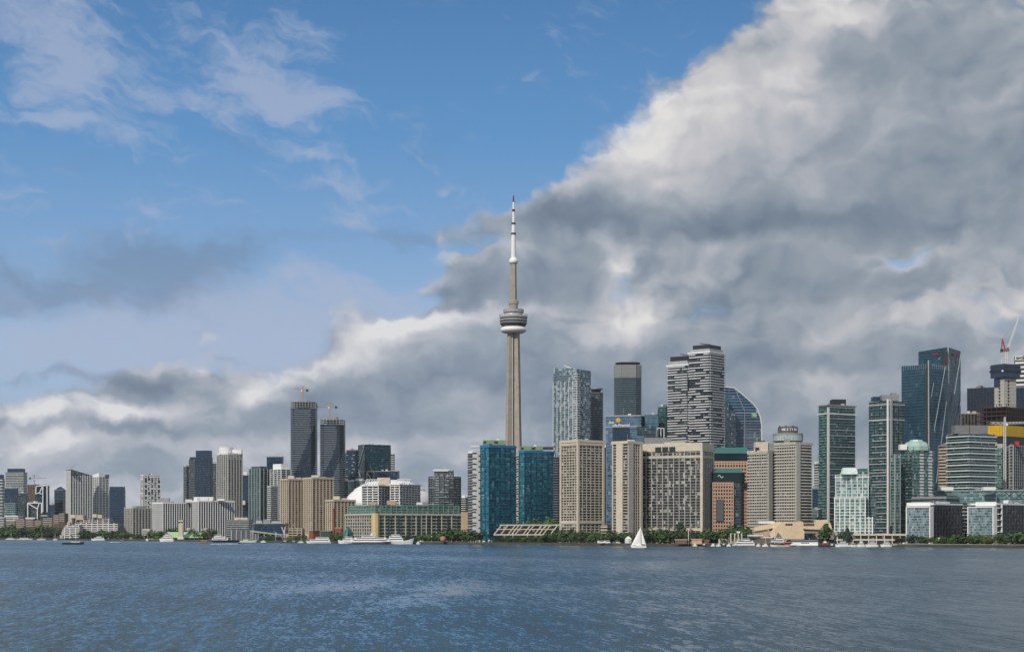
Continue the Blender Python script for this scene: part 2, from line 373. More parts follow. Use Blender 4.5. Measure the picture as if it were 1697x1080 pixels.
# ------------------------------------------------------------------ land
SHORE = [(-900, 2994 * 1.25), (0, 2994), (210, 2511), (420, 2162), (630, 1889), (845, 1769), (1050, 1622), (1260, 1557), (1475, 1526), (1697, 1415), (2500, 1180)]
def shoreY(px):
    for (a, ya), (b, yb) in zip(SHORE, SHORE[1:]):
        if px <= b: return ya + (yb - ya) * (px - a) / (b - a)
    return SHORE[-1][1]
GZ = 2.0
land = MB()
pts = [(X(p, y), y) for p, y in SHORE]
far = [(9300.0, pts[-1][1]), (9300.0, 9400.0), (-9300.0, 9400.0), (-9300.0, pts[0][1] + 1500)]
poly = pts + far
land.face([(x, y, GZ) for x, y in poly])
mg = mat('land_ground', (0.07, 0.075, 0.06), 0.95, vary=0.4, scale=0.01)
tagp(land.build('ground', mg), 'flat land under the city behind the seawall', kind='structure')
sw = MB()
for (a, b) in zip(pts, pts[1:]):
    d = Vector((b[0] - a[0], b[1] - a[1])); n = Vector((d.y, -d.x)).normalized()
    sw.taper([(a[0] + n.x * 1.2, a[1] + n.y * 1.2), (b[0] + n.x * 1.2, b[1] + n.y * 1.2), (b[0] - n.x * 2, b[1] - n.y * 2), (a[0] - n.x * 2, a[1] - n.y * 2)], -3,
             [(a[0] + n.x * 1.2, a[1] + n.y * 1.2), (b[0] + n.x * 1.2, b[1] + n.y * 1.2), (b[0] - n.x * 2, b[1] - n.y * 2), (a[0] - n.x * 2, a[1] - n.y * 2)], GZ + 0.5)
m_sea = mat('seawall_concrete', (0.055, 0.055, 0.05), 0.9, vary=0.5, scale=0.05)
tagp(sw.build('shore', m_sea), 'concrete seawall along the waterfront', kind='structure')

for (pa, pb) in ((1478, 2100), (692, 742)):
    m = MB(); qa, qb = (X(pa, shoreY(pa)), shoreY(pa)), (X(pb, shoreY(pb)), shoreY(pb)); d = Vector((qb[0] - qa[0], qb[1] - qa[1])); n = Vector((d.y, -d.x)).normalized(); u = Vector((qb[0] - qa[0], qb[1] - qa[1])) / 8
    pl = []
    P_ = [pa + (pb - pa) * k / 8 for k in range(9)]
    for k in range(8):
        a_, b_ = P_[k], P_[k + 1]; A_ = Vector((X(a_, shoreY(a_)), shoreY(a_))); B_ = Vector((X(b_, shoreY(b_)), shoreY(b_)))
        m.taper([tuple(A_ + n * 1.5), tuple(B_ + n * 1.5), tuple(B_ - n * 3), tuple(A_ - n * 3)], 1.3, [tuple(A_ + n * 1.5), tuple(B_ + n * 1.5), tuple(B_ - n * 3), tuple(A_ - n * 3)], GZ + 0.9, cap=True)
    tagp(m.build('promenade_kerb', mat('pale_kerb', (0.30, 0.27, 0.22), 0.9)), 'pale stone promenade edge', kind='structure')

# ------------------------------------------------------------------ building kit
def ccw(p):
    a = sum(p[i][0] * p[(i + 1) % len(p)][1] - p[(i + 1) % len(p)][0] * p[i][1] for i in range(len(p)))
    return list(p) if a > 0 else list(reversed(p))
def off(poly, d):
    n = len(poly); out = []
    for i in range(n):
        p0, p1, p2 = poly[i - 1], poly[i], poly[(i + 1) % n]
        a = Vector((p1[0] - p0[0], p1[1] - p0[1])).normalized(); b = Vector((p2[0] - p1[0], p2[1] - p1[1])).normalized()
        na = Vector((a.y, -a.x)); nb = Vector((b.y, -b.x)); s = na + nb
        k = d / max(0.35, 1 + na.dot(nb))
        out.append((p1[0] + s.x * k, p1[1] + s.y * k))
    return out
def quad(x0, xc, x1, Y, th=25.0, depth=None):
    """rectangle seen corner-on: left edge, near corner, right edge in the picture; order C, R, back, L"""
    th = math.radians(th); kc = (xc - CX) / F; phi = math.atan(kc)
    C = Vector((kc * Y, Y))
    def rot(x, y): return Vector((x * math.cos(-phi) - y * math.sin(-phi), x * math.sin(-phi) + y * math.cos(-phi)))
    l = rot(-math.cos(th), math.sin(th)); r = rot(math.sin(th), math.cos(th))
    k0 = (x0 - CX) / F; k1 = (x1 - CX) / F
    a = (k0 * C.y - C.x) / (l.x - k0 * l.y) if xc - x0 > 1.0 else (depth or 25.0)
    b = (k1 * C.y - C.x) / (r.x - k1 * r.y) if x1 - xc > 1.0 else (depth or 25.0)
    L = C + l * a; R = C + r * b; K = L + r * b
    return [tuple(C), tuple(R), tuple(K), tuple(L)]
def oval(x0, x1, Y, ratio=0.8, n=20, rot=0.0):
    cx = (X(x0, Y) + X(x1, Y)) / 2; rx = (X(x1, Y) - X(x0, Y)) / 2
    return [(cx + rx * math.cos(2 * math.pi * k / n), Y + rx * ratio * math.sin(2 * math.pi * k / n)) for k in range(n)]
BLD = []
class B:
    def __init__(s, name, label, cat, poly, group=None, z0=GZ):
        s.poly0 = ccw(poly); n = len(poly)
        cx = sum(p[0] for p in poly) / n; cy = sum(p[1] for p in poly) / n
        s.c = (cx, cy); s.z0 = z0
        s.r = thing(name, label, cat, (cx, cy, z0), group)
        s.p = [(x - cx, y - cy) for x, y in s.poly0]; s.par = s.r
        s.Y = min(y for x, y in poly); s.top = 0.0; s.cat = cat; BLD.append(s)
    def L(s, poly): return [(x - s.c[0], y - s.c[1]) for x, y in ccw(poly)]
    def h(s, py, Y=None): return Z(py, Y or s.Y) - s.z0          # height over the ground for a picture row
    def core(s, mt, z1, z0=0.0, poly=None, name='glazing', label=None, **k):
        if poly is None: s.top = max(s.top, z1)
        m = MB(); m.prism(poly or s.p, z0, z1, **k); return m.build(name, mt, s.r, label=label)
    def frus(s, mt, p0, z0, p1, z1, name='roof', label=None):
        m = MB(); m.taper(p0, z0, p1, z1); return m.build(name, mt, s.r, label=label)
    def slabs(s, mt, z0, z1, h=3.0, t=0.35, d=0.6, poly=None, name='floor_slab'):
        pl = off(poly or s.p, d); m = MB(); m.prism(pl, 0, t); me = m.mesh(name, mt); z = z0
        while z <= z1: link(name, me, s.par, (0, 0, z)); z += h
    def edges(s, poly, edges):
        n = len(poly); out = []
        for i in range(n):
            a, b = Vector(poly[i]), Vector(poly[(i + 1) % n]); d = b - a; nn = Vector((d.y, -d.x)).normalized()
            mid = (a + b) / 2 + Vector(s.c)
            if edges is None:
                if nn.dot(mid.normalized()) > 0.25 or d.length < 0.5: continue
            elif i not in edges: continue
            out.append((i, a, b, d, nn))
        return out
    def piers(s, mt, z0, z1, sp=3.0, w=0.5, d=0.5, edges=None, poly=None, name='pier', ends=True):
        pl = poly or s.p; m = MB(); m.box(0, -d / 2 + 0.02, 0, w, d, z1 - z0); me = m.mesh(name, mt)
        for i, a, b, dv, nn in s.edges(pl, edges):
            k = max(1, round(dv.length / sp)); ang = math.atan2(dv.y, dv.x)
            for j in range(0 if ends else 1, k + (1 if ends else 0)):
                q = a + dv * (j / k)
                link(name, me, s.par, (q.x, q.y, z0), ang)
    def bands(s, mt, z0, z1, h=3.0, t=1.1, d=1.2, seg=4.0, prob=0.7, edges=None, poly=None, nv=7, name='balcony_band', seed=1, base=0.0):
        pl = poly or s.p; rnd = random.Random(seed); mes = []
        for v in range(nv):
            m = MB()
            for i, a, b, dv, nn in s.edges(pl, edges):
                L = dv.length; ang = math.atan2(dv.y, dv.x); x = 0.0
                while x < L - 0.1:
                    w = min(seg * rnd.uniform(0.6, 2.6), L - x)
                    if rnd.random() < prob:
                        q = a + dv * ((x + w / 2) / L) + nn * (d / 2 - 0.1)
                        m.box(q.x, q.y, 0, w, d, t * rnd.uniform(0.8, 1.1), rot=ang)
                    x += w
            if m.f: mes.append(m.mesh(name, mt))
        z = z0; last = -1
        while z < z1 and mes:
            k = rnd.randrange(len(mes)); k = (k + 1) % len(mes) if k == last else k; last = k
            link(name, mes[k], s.par, (0, 0, z)); z += h
    def balc(s, mt, z0, z1, h, t, d, spans, poly=None, name='balcony'):
        """one balcony row per floor; spans = {edge: [(from, to), ...]} as shares of the edge; each stack its own part"""
        pl = poly or s.p; n = len(pl)
        for i, sp in spans.items():
            a, b = Vector(pl[i]), Vector(pl[(i + 1) % n]); dv = b - a; nn = Vector((dv.y, -dv.x)).normalized(); ang = math.atan2(dv.y, dv.x)
            for f0, f1 in sp:
                m = MB(); m.box(0, 0, 0, dv.length * (f1 - f0), d, t); me = m.mesh(name, mt); q = a + dv * ((f0 + f1) / 2) + nn * (d / 2 - 0.05); z = z0
                while z < z1: link(name, me, s.par, (q.x, q.y, z), ang); z += h
    def box(s, mt, x0, x1, ytop, ybot, Y, depth=12.0, name='mechanical_penthouse', label=None, rot=0.0):
        m = MB(); cx = (X(x0, Y) + X(x1, Y)) / 2 - s.c[0]; w = X(x1, Y) - X(x0, Y)
        m.box(cx, Y - s.c[1] + depth / 2, Z(ybot, Y) - s.z0, w, depth, Z(ytop, Y) - s.z0, rot=rot)
        return m.build(name, mt, s.r, label=label)
    def pent(s, mt, z0, z1, f=0.6, poly=None, name='mechanical_penthouse', label=None, shift=(0, 0)):
        pl = poly or s.p; cx = sum(p[0] for p in pl) / len(pl); cy = sum(p[1] for p in pl) / len(pl)
        q = [(cx + (x - cx) * f + shift[0], cy + (y - cy) * f + shift[1]) for x, y in pl]
        m = MB(); m.prism(q, z0, z1); return m.build(name, mt, s.r, label=label)
    def parapet(s, mt, z, hgt=1.5, poly=None, d=0.5, name='roof'):
        m = MB(); m.prism(off(poly or s.p, d), z, z + hgt); return m.build(name, mt, s.r)
def swath(b, mt, z0, z1, h, t, d, fc, half=0.17, name='balcony_band', seed=1, edges=None):
    """balcony bands with a dark gap that swings across the front from floor to floor"""
    rnd = random.Random(seed); E = b.edges(b.p, edges); tot = sum(e[3].length for e in E); z = z0
    E.sort(key=lambda e: (e[1] + e[2]).x)
    while z < z1:
        m = MB(); s0 = 0.0; c = fc((z - z0) / (z1 - z0))
        for i, a, bb, dv, nn in E:
            L = dv.length; lo, hi = (c - half) * tot - s0, (c + half) * tot - s0; ang = math.atan2(dv.y, dv.x)
            for x0, x1 in ((0, min(L, lo)), (max(0, hi), L)):
                if x1 - x0 > 1.0:
                    x1 -= rnd.choice((0, 0, 0, 2)) if x1 - x0 > 5 else 0
                    q = a + dv * ((x0 + x1) / 2 / L) + nn * (d / 2 - 0.1); m.box(q.x, q.y, 0, x1 - x0, d, t, rot=ang)
            s0 += L
        if m.f: link(name, m.mesh(name, mt), b.r, (0, 0, z))
        z += h
def text(body, size, loc, rz, mt, parent, name='lettering', ext=0.3, bold=0.0):
    cu = bpy.data.curves.new(name, 'FONT'); cu.body = body; cu.size = size; cu.extrude = ext; cu.align_x = 'LEFT'; cu.offset = bold; cu.resolution_u = 3
    o = bpy.data.objects.new(name, cu); COL.objects.link(o)
    dg = bpy.context.evaluated_depsgraph_get(); me = bpy.data.meshes.new_from_object(o.evaluated_get(dg)); bpy.data.objects.remove(o)
    me.materials.clear(); me.materials.append(mt)
    o = bpy.data.objects.new(name, me); COL.objects.link(o); o.parent = parent; o.location = loc; o.rotation_euler = (math.radians(90), 0, rz)
    return o

# shared materials
conc = mat('pale_concrete', (0.42, 0.40, 0.36), 0.85)
cream = mat('cream_precast', (0.52, 0.465, 0.375), 0.85)
beige = mat('beige_precast', (0.45, 0.385, 0.30), 0.85)
tan = mat('tan_brick', (0.40, 0.31, 0.22), 0.9)
pink = mat('rose_granite', (0.42, 0.28, 0.20), 0.8)
white = mat('white_paint', (0.72, 0.72, 0.71), 0.6, vary=0.05)
offw = mat('off_white_panel', (0.60, 0.61, 0.60), 0.65, vary=0.06)
grey = mat('grey_panel', (0.22, 0.23, 0.24), 0.7)
lgrey = mat('light_grey_panel', (0.31, 0.34, 0.35), 0.65)
dark = mat('dark_metal', (0.028, 0.03, 0.036), 0.5)
dkblue = mat('dark_blue_panel', (0.012, 0.03, 0.075), 0.3)
black = mat('black_louvre', (0.012, 0.014, 0.018), 0.5)
copper = mat('green_copper_roof', (0.022, 0.12, 0.105), 0.45); sgrey = mat('slate_slab', (0.15, 0.18, 0.19), 0.6); warmw = mat('warm_white_panel', (0.60, 0.57, 0.50), 0.7); dimgreen = mat('dull_green_trim', (0.16, 0.26, 0.23), 0.6)
gbox = mat('green_render', (0.17, 0.25, 0.14), 0.8)
red = mat('red_paint', (0.45, 0.03, 0.03), 0.5)
rbrick = mat('red_brick', (0.22, 0.065, 0.04), 0.9)
brown = mat('brown_brick', (0.16, 0.10, 0.07), 0.9)
orange = mat('orange_paint', (0.40, 0.22, 0.13), 0.5); dullred = mat('weathered_red', (0.24, 0.06, 0.06), 0.6)
yellow = mat('yellow_wrap', (0.55, 0.34, 0.01), 0.7)
cnc = mat('weathered_concrete', (0.31, 0.28, 0.235), 0.9, vary=0.16, scale=0.12)
g_navy = fac('navy_glass', (0.006, 0.020, 0.045), (0.02, 0.055, 0.10), 1.6, 3.2, 0.2, (0.02, 0.04, 0.07), 0.03, (0.12, 0.16, 0.2), met=0.3)
g_dark = fac('dark_glass', (0.008, 0.018, 0.026), (0.045, 0.075, 0.095), 1.8, 3.0, 0.12, (0.10, 0.12, 0.13), 0.06, (0.25, 0.28, 0.3), met=0.3)
g_teal = fac('teal_glass', (0.006, 0.035, 0.042), (0.03, 0.12, 0.12), 1.8, 3.0, 0.15, (0.06, 0.12, 0.13), 0.07, (0.26, 0.34, 0.34), met=0.35)
g_bteal = fac('blue_teal_glass', (0.005, 0.028, 0.045), (0.022, 0.085, 0.115), 2.2, 3.4, 0.14, (0.03, 0.08, 0.10), 0.04, (0.16, 0.24, 0.28), met=0.35)
g_green = fac('green_glass', (0.02, 0.075, 0.07), (0.12, 0.26, 0.23), 2.2, 3.0, 0.2, (0.16, 0.27, 0.24), 0.12, (0.42, 0.52, 0.48), met=0.3)
g_grey = fac('grey_glass', (0.014, 0.028, 0.034), (0.08, 0.12, 0.13), 1.8, 3.0, 0.18, (0.17, 0.20, 0.20), 0.1, (0.4, 0.42, 0.42), met=0.3)
g_blue = fac('sky_blue_glass', (0.05, 0.11, 0.17), (0.15, 0.24, 0.32), 3.0, 3.6, 0.12, (0.13, 0.2, 0.26), 0.05, (0.4, 0.48, 0.55), met=0.65, rough=0.06, big=0.4)
g_aqua = fac('turquoise_glass', (0.002, 0.05, 0.085), (0.02, 0.24, 0.30), 3.2, 2.9, 0.14, (0.012, 0.24, 0.33), 0.16, (0.22, 0.46, 0.48), met=0.3, mw=0.25, mc=(0.006, 0.10, 0.16))
g_room = fac('hotel_windows', (0.008, 0.010, 0.013), (0.05, 0.05, 0.05), 1.9, 2.85, 0.0, (0, 0, 0), 0.13, (0.5, 0.49, 0.46), met=0.1, rough=0.2)
g_room2 = fac('dark_room_windows', (0.010, 0.012, 0.016), (0.05, 0.05, 0.055), 2.4, 2.9, 0.0, (0, 0, 0), 0.07, (0.35, 0.34, 0.32), met=0.15, rough=0.2)  # dark panes with a few pale ones, same on every side
# ================================================================== far west group
def simple(name, label, cat, q, top, mt, cap=None, slab=None, sl=(3.2, 0.5, 0.5), pier=None, group=None, bot=0.0):
    b = B(name, label, cat, q, group)
    h = b.h(top); b.H = h
    b.core(mt, h)
    if slab: b.slabs(slab, 3.0, h - 0.5, *sl)
    if pier: b.piers(pier[0], bot, h, pier[1], pier[2], pier[3])
    if cap:
        capm, ctop, f = cap; b.pent(capm, h - 0.1, b.h(ctop), f)
    else: b.parapet(grey, h, 1.2)
    return b
simple('condo_tower', 'pale banded tower cut by the far left edge of the skyline', 'condo tower', quad(-16, 4, 8, 3500, 25), 793, g_grey, (dkblue, 786, 0.9), offw, (6.4, 1.3, 0.4))
b = simple('condo_tower', 'pale tower with blue-grey cap behind the dark waterfront offices at far left', 'condo tower', quad(9, 39, 45, 3620, 25), 783, g_grey, None, offw, (3.6, 0.8, 0.5))
b.pent(dkblue, b.H, b.h(776), 0.82)
simple('office_block', 'dark navy office block in front of the pale capped tower', 'office block', quad(8, 28, 30, 3330, 25), 809, g_navy, None)
simple('office_block', 'low curved grey glass block at the foot of the navy offices', 'office block', quad(7, 25, 30, 3240, 25), 834, g_teal, None, offw, (4, 0.5, 0.4))
simple('office_block', 'dark slate office block beside the unfinished brown tower', 'office block', quad(29, 44, 47, 3380, 25), 817, g_dark, None)
b = simple('condo_tower', 'unfinished brown concrete tower with crane behind the white-framed building', 'condo tower', quad(46, 58, 66, 3720, 35), 803, g_dark, None, brown, (3.4, 1.5, 0.8), (brown, 7, 1.0, 0.8))
b = simple('office_block', 'dark blue office block edged by a zigzag white frame', 'office block', quad(60, 78, 82, 3450, 20), 805, g_navy, None)
def wframe(b, pts, w=1.6, mt=None, name='frame', dy=-3.0):
    """white beams across a front: picture points -> metres at the front plane"""
    m = MB()
    for (x0, y0), (x1, y1) in pts:
        Y = b.Y + dy; m.beam((X(x0, Y) - b.c[0], Y - b.c[1], Z(y0, Y) - b.z0), (X(x1, Y) - b.c[0], Y - b.c[1], Z(y1, Y) - b.z0), w)
    return m.build(name, mt or white, b.r)
wframe(b, [((60, 805), (78, 804)), ((60, 805), (59, 818)), ((59, 818), (65, 816)), ((65, 817), (71, 804)), ((71, 818), (71, 848)), ((65, 817), (71, 818)), ((78, 804), (78, 848)), ((71, 804), (71, 818))])
b = simple('office_block', 'small dark glass block with white Y-shaped frame at far left', 'office block', quad(46, 66, 70, 3270, 20), 833, g_dark, None)
wframe(b, [((46, 833), (70, 833)), ((46, 833), (46, 860)), ((69, 833), (69, 850)), ((47, 834), (62, 843)), ((65, 833), (62, 843)), ((62, 843), (62, 862))])
b = simple('office_tower', 'dark teal tower with pointed top left of the pale slab pair', 'office tower', quad(90, 104, 110, 3500, 25), 812, g_navy, None, grey, (6.4, 0.6, 0.3))
m = MB(); q = b.p; zt = b.H; m.taper(q, zt, [(x * 0.2, y * 0.2) for x, y in q], b.h(806)); m.build('roof', dkblue, b.r)
simple('office_block', 'short dark block left of the teal pointed tower', 'office block', quad(80, 90, 92, 3560, 25), 836, g_navy, None)
# pale slab pair
b = B('condo_tower', 'wide pale slab tower with sloping top and vertical glass stripes', 'condo tower', quad(110, 117, 153, 3250, 68))
h = b.h(780); m = MB(); hs = [b.h(777), b.h(787), b.h(787), b.h(778)]
m.taper(b.p, 0, b.p, hs); m.build('glazing', g_grey, b.r)
b.piers(offw, 0, b.h(787), 5.2, 1.8, 0.5, edges=[0]); b.piers(offw, 0, b.h(779), 5.0, 2.4, 0.9, edges=[3]); b.slabs(lgrey, 3, b.h(789), 6.4, 0.6, 0.3)
b.box(dark, 118, 123, 779, 786, b.Y - 3, 3, 'roof_louvre')
b = B('condo_tower', 'white-crowned pale tower next to the wide slab tower', 'condo tower', quad(154, 164, 180, 3310, 60))
h = b.h(790); b.core(g_grey, h); b.slabs(offw, 3, h, 3.3, 1.1, 0.6); b.piers(offw, 0, h, 7, 1.3, 0.8)
m = MB(); m.taper(off(b.p, 0.3), h, off(b.p, 0.3), [b.h(783), b.h(789), b.h(788), b.h(786)]); m.build('crown', white, b.r)
b.box(dark, 174, 180, 786, 792, b.Y - 2, 5, 'roof_louvre')
simple('condo_tower', 'deep navy glass tower right of the white-crowned tower', 'condo tower', quad(181, 205, 208, 3160, 20), 811, g_navy, (dkblue, 806, 0.96), None)
# patterned tower
b = B('condo_tower', 'slim tower with white and black checkered front standing alone', 'condo tower', quad(233, 239, 266, 3600, 66))
h = b.h(787); b.core(g_dark, h); b.bands(offw, 2, h - 1, 5.0, 3.6, 0.6, 2.2, 0.45, nv=4, name='wall_panel_row', seed=5); b.piers(offw, 0, h, 7, 1.8, 0.7); b.parapet(offw, h - 1, 2.2, d=0.6)
# ribbed beige slab
b = B('apartment_block', 'beige ribbed apartment slab left of the white-finned slabs', 'apartment block', quad(207, 220, 255, 2740, 62))
h = b.h(842); b.core(g_room2, h); b.piers(conc, 0, h, 5.4, 1.4, 1.0); b.slabs(lgrey, 3, h, 2.9, 0.9, 0.4); b.parapet(conc, h - 0.5, 2.2, d=0.9)
b.pent(grey, h, b.h(838), 0.5)
# white finned slabs
for q, lab, top, seed in ((quad(253, 270, 319, 2600, 64), 'white-finned office slab at left of the matching pair', 832, 1),
                          (quad(319, 329, 388, 2590, 64), 'white-finned office slab at right of the matching pair, roof plant on top', 829, 2)):
    b = B('office_slab', lab, 'office slab', q, 'white finned slabs by the harbour')
    h = b.h(top); b.core(g_navy, h); b.piers(white, 0, h, 4.0, 1.1, 0.8); b.slabs(lgrey, 4, h, 3.4, 0.5, 0.35); b.parapet(white, h - 2.2, 2.4, d=1.0)
    if seed == 2:
        b.box(white, 321, 353, 823, 829, b.Y + 12, 10); b.box(white, 360, 372, 826, 829, b.Y + 14, 8)
        b.piers(grey, h, b.h(824), 3.4, 0.5, 0.5, poly=[(x * 0.9, y * 0.9) for x, y in b.p])
    else: b.box(offw, 307, 318, 827, 832, b.Y + 14, 10); b.box(grey, 262, 280, 825, 832, b.Y + 25, 8)
# dark cluster
simple('condo_tower', 'lowest dark tower at the left of the navy cluster', 'condo tower', quad(304, 309, 314, 3120, 30), 773, g_dark, None, lgrey, (3.2, 0.5, 0.5))
simple('condo_tower', 'middle dark glass tower attached left of the tallest navy one', 'condo tower', quad(313, 323, 326, 3060, 25), 761, g_dark, (dkblue, 757, 0.8), grey, (3.2, 0.4, 0.4))
b = simple('condo_tower', 'tallest navy tower with blank square cap beside the white-crowned tall tower', 'condo tower', quad(324, 347, 352, 3000, 25), 758, g_navy, (dkblue, 746, 0.97), None, pier=(dark, 6, 0.6, 0.4))
simple('condo_tower', 'narrow dark tower squeezed before the white-crowned tall tower', 'condo tower', quad(351, 359, 361, 3160, 20), 768, g_dark, None, grey, (3.2, 0.4, 0.4))
b = B('condo_tower', 'tall grey-beige tower with white drum crown left of centre', 'condo tower', quad(360, 378, 401, 2900, 55))
h = b.h(752); b.core(g_grey, h); b.piers(conc, 0, h, 6.2, 1.7, 1.0); b.slabs(lgrey, 3, h, 3.1, 0.7, 0.7); b.parapet(offw, h - 1, 3, d=0.9)
m = MB(); m.lathe([(12.5, h), (12.5, b.h(740))], 20, -6, 0); m.build('crown', white, b.r); b.box(white, 385, 400, 745, 752, b.Y + 14, 12)
b.bands(offw, b.h(760), b.h(752), 3.1, 1.4, 1.0, 2.0, 0.6, edges=[0], name='wall_panel_row')
b = simple('condo_tower', 'navy tower with pale low cap right of the drum-crowned tower', 'condo tower', quad(400, 412, 414, 3010, 18), 787, g_navy, (offw, 781, 0.6), None)
b.box(offw, 397, 406, 829, 836, b.Y - 12, 8, 'bridge_link')
# grey green pair
b = simple('office_tower', 'dark blue square-topped tower peeping above the grey-green pair', 'office tower', quad(442, 468, 470, 3050, 15), 757, g_navy, None)
b = B('condo_tower', 'grey-green glass tower at left of the pair with white balconies', 'condo tower', quad(413, 431, 449, 2720, 52))
h = b.h(776); b.core(g_teal, h); b.slabs(sgrey, 3, h, 3.1, 0.5, 0.6); b.piers(lgrey, 0, h, 8, 1.1, 0.9); b.pent(g_grey, h, b.h(772), 0.8)
b = B('condo_tower', 'grey-green glass tower with white roof box right of its twin', 'condo tower', quad(448, 466, 482, 2700, 52))
h = b.h(777); b.core(g_grey, h); b.slabs(offw, 3, h, 3.1, 0.6, 0.7); b.piers(offw, 0, h, 9, 1.1, 0.9); b.pent(white, h, b.h(768), 0.75)
b = B('condo_tower', 'shorter white-lined glass block in front of the grey-green pair', 'condo tower', quad(443, 449, 460, 2640, 40))
h = b.h(806); b.core(g_grey, h); b.slabs(white, 3, h, 3.1, 0.7, 0.5); b.parapet(offw, h, 1)
# ================================================================== beige triplet
for (x0, xc, x1, top, px0, px1, pt, Y, lab) in ((465, 478, 504, 794, 477, 487, 788, 2360, 'beige brick slab at left of the three, notched roof'),
                                              (503, 518, 552, 792, 516, 528, 787, 2340, 'widest beige brick slab in the middle of the three'),
                                              (540, 553, 588, 829, 552, 563, 822, 2250, 'lowest beige brick slab of the three, behind the red chimney')):
    b = B('apartment_block', lab, 'apartment block', quad(x0, xc, x1, Y, 60), 'beige brick apartment slabs')
    h = b.h(top); b.core(g_room2, h, z0=0); b.piers(beige, 0, h, 5.2, 2.2, 0.5, name='pier'); b.slabs(tan, 2.2, h, 2.9, 1.0, 0.3)
    b.parapet(beige, h - 1.2, 2.6, d=1.2); b.box(cream, px0, px1, pt, top, b.Y + 8, 10); b.box(beige, px1 + 1, px1 + 12, pt + 3, top, b.Y + 14, 8, 'stair_house')
    b.core(beige, 9, name='podium', poly=off(b.p, 3.0))
# ================================================================== two dark towers under construction with cranes
def crane(label, px, ybase, ymast, Y, jl, jr, pitch=0.0, col=None, ctop=None, z0=None):
    col = col or orange; zb = Z(ybase, Y); zt = Z(ymast, Y)
    r = thing('tower_crane', label, 'tower crane', (X(px, Y), Y, zb)); H = zt - zb
    def lattice(m, a, b2, w, n, t=0.34):
        a = Vector(a); b2 = Vector(b2); d = (b2 - a); u = d.normalized(); up = Vector((0, 1, 0)); s1 = u.cross(up).normalized() * w / 2; s2 = up * w / 2
        cs = [s1 + s2, s1 - s2, -s1 - s2, -s1 + s2]
        for c in cs: m.beam(a + c, b2 + c, t)
        for k in range(n):
            p = a + d * (k / n); q = a + d * ((k + 1) / n)
            for i in range(4): m.beam(p + cs[i], q + cs[(i + 1) % 4], t * 0.7)
    m = MB(); lattice(m, (0, 0, 0), (0, 0, H), 2.0, max(4, int(H / 3))); m.build('mast', col, r)
    ca, sa = math.cos(math.radians(pitch)), math.sin(math.radians(pitch)); s = 1 if jr > 0 else -1
    m = MB(); lattice(m, (0, 0, H), (jr * ca, 0, H + abs(jr) * sa), 1.7, max(6, int(abs(jr) / 3.5))); m.build('jib', col, r)
    m = MB(); lattice(m, (0, 0, H), (-jl * s, 0, H + 0.2), 1.8, 4); m.build('counter_jib', col, r)
    m = MB(); m.box(-(jl - 2) * s, 0, H - 2.6, 4, 2.4, H + 1.2); m.build('counterweight', dark, r)
    m = MB(); m.box(1.8 * s, -1.3, H - 2.8, 2.0, 1.8, H - 0.2); m.build('cab', white, r)
    m = MB(); lattice(m, (0, 0, H), (0, 0, H + 7), 1.3, 3); m.build('apex', col, r)
    m = MB(); m.beam((0, 0, H + 7), (jr * ca * 0.6, 0, H + abs(jr) * sa * 0.6 + 0.8), 0.25); m.beam((0, 0, H + 7), (-jl * s * 0.9, 0, H + 0.8), 0.25); m.build('tie_cable', dark, r)
    return r
def octo(x0, x1, Y, ch=0.16, depth=0.9, th=0.0):
    w = X(x1, Y) - X(x0, Y); cx = (X(x0, Y) + X(x1, Y)) / 2; a = w / 2; d = w * depth / 2; c = w * ch
    return [(cx + x, Y + d + y) for x, y in ((-a + c, -d), (a - c, -d), (a, -d + c), (a, d - c), (a - c, d), (-a + c, d), (-a, d - c), (-a, -d + c))]
for (x0, x1, top, fr, lab, seed) in ((481, 522, 677, 666, 'tallest dark curving-balcony tower under construction, crane above', 3), (530, 569, 703, 693, 'shorter dark curving-balcony tower under construction, orange crane above', 8)):
    b = B('condo_tower', lab, 'condo tower', octo(x0, x1, 2760), 'dark unfinished twin towers')
    h = b.h(top); b.core(g_navy, h); b.slabs(dark, 3, h, 3.05, 0.5, 1.1)
    swath(b, mat('dull_band', (0.25, 0.275, 0.30), 0.7), 12, h - 2, 3.05, 0.7, 1.5, (lambda t: 0.40 + 0.02 / (0.06 + t) * 0 + (0.0 if t < 0.35 else (t - 0.35) * 0.9)) if seed == 3 else (lambda t: 0.72 - 0.25 * math.sin(t * 5) - t * 0.3), 0.15 if seed == 3 else 0.09, seed=seed)
    b.slabs(grey, h, b.h(fr), 3.6, 0.5, 0.3, name='unfinished_floor'); b.piers(lgrey, h, b.h(fr) + 1.5, 5, 0.7, 0.4, name='unfinished_column')
    b.core(grey, b.h(fr) + 3, z0=h, poly=[(x * 0.45, y * 0.45) for x, y in b.p], name='lift_core')
crane('crane with drooping jib on the tallest dark tower', 502, 668, 646, 2775, 9, -14, 10)
crane('orange crane with long level jib on the shorter dark tower', 547, 694, 674, 2775, 12, -22, 0)
crane('tiny far crane above the unfinished brown tower at far left', 57, 803, 792, 3735, 12, 26, 0, grey)
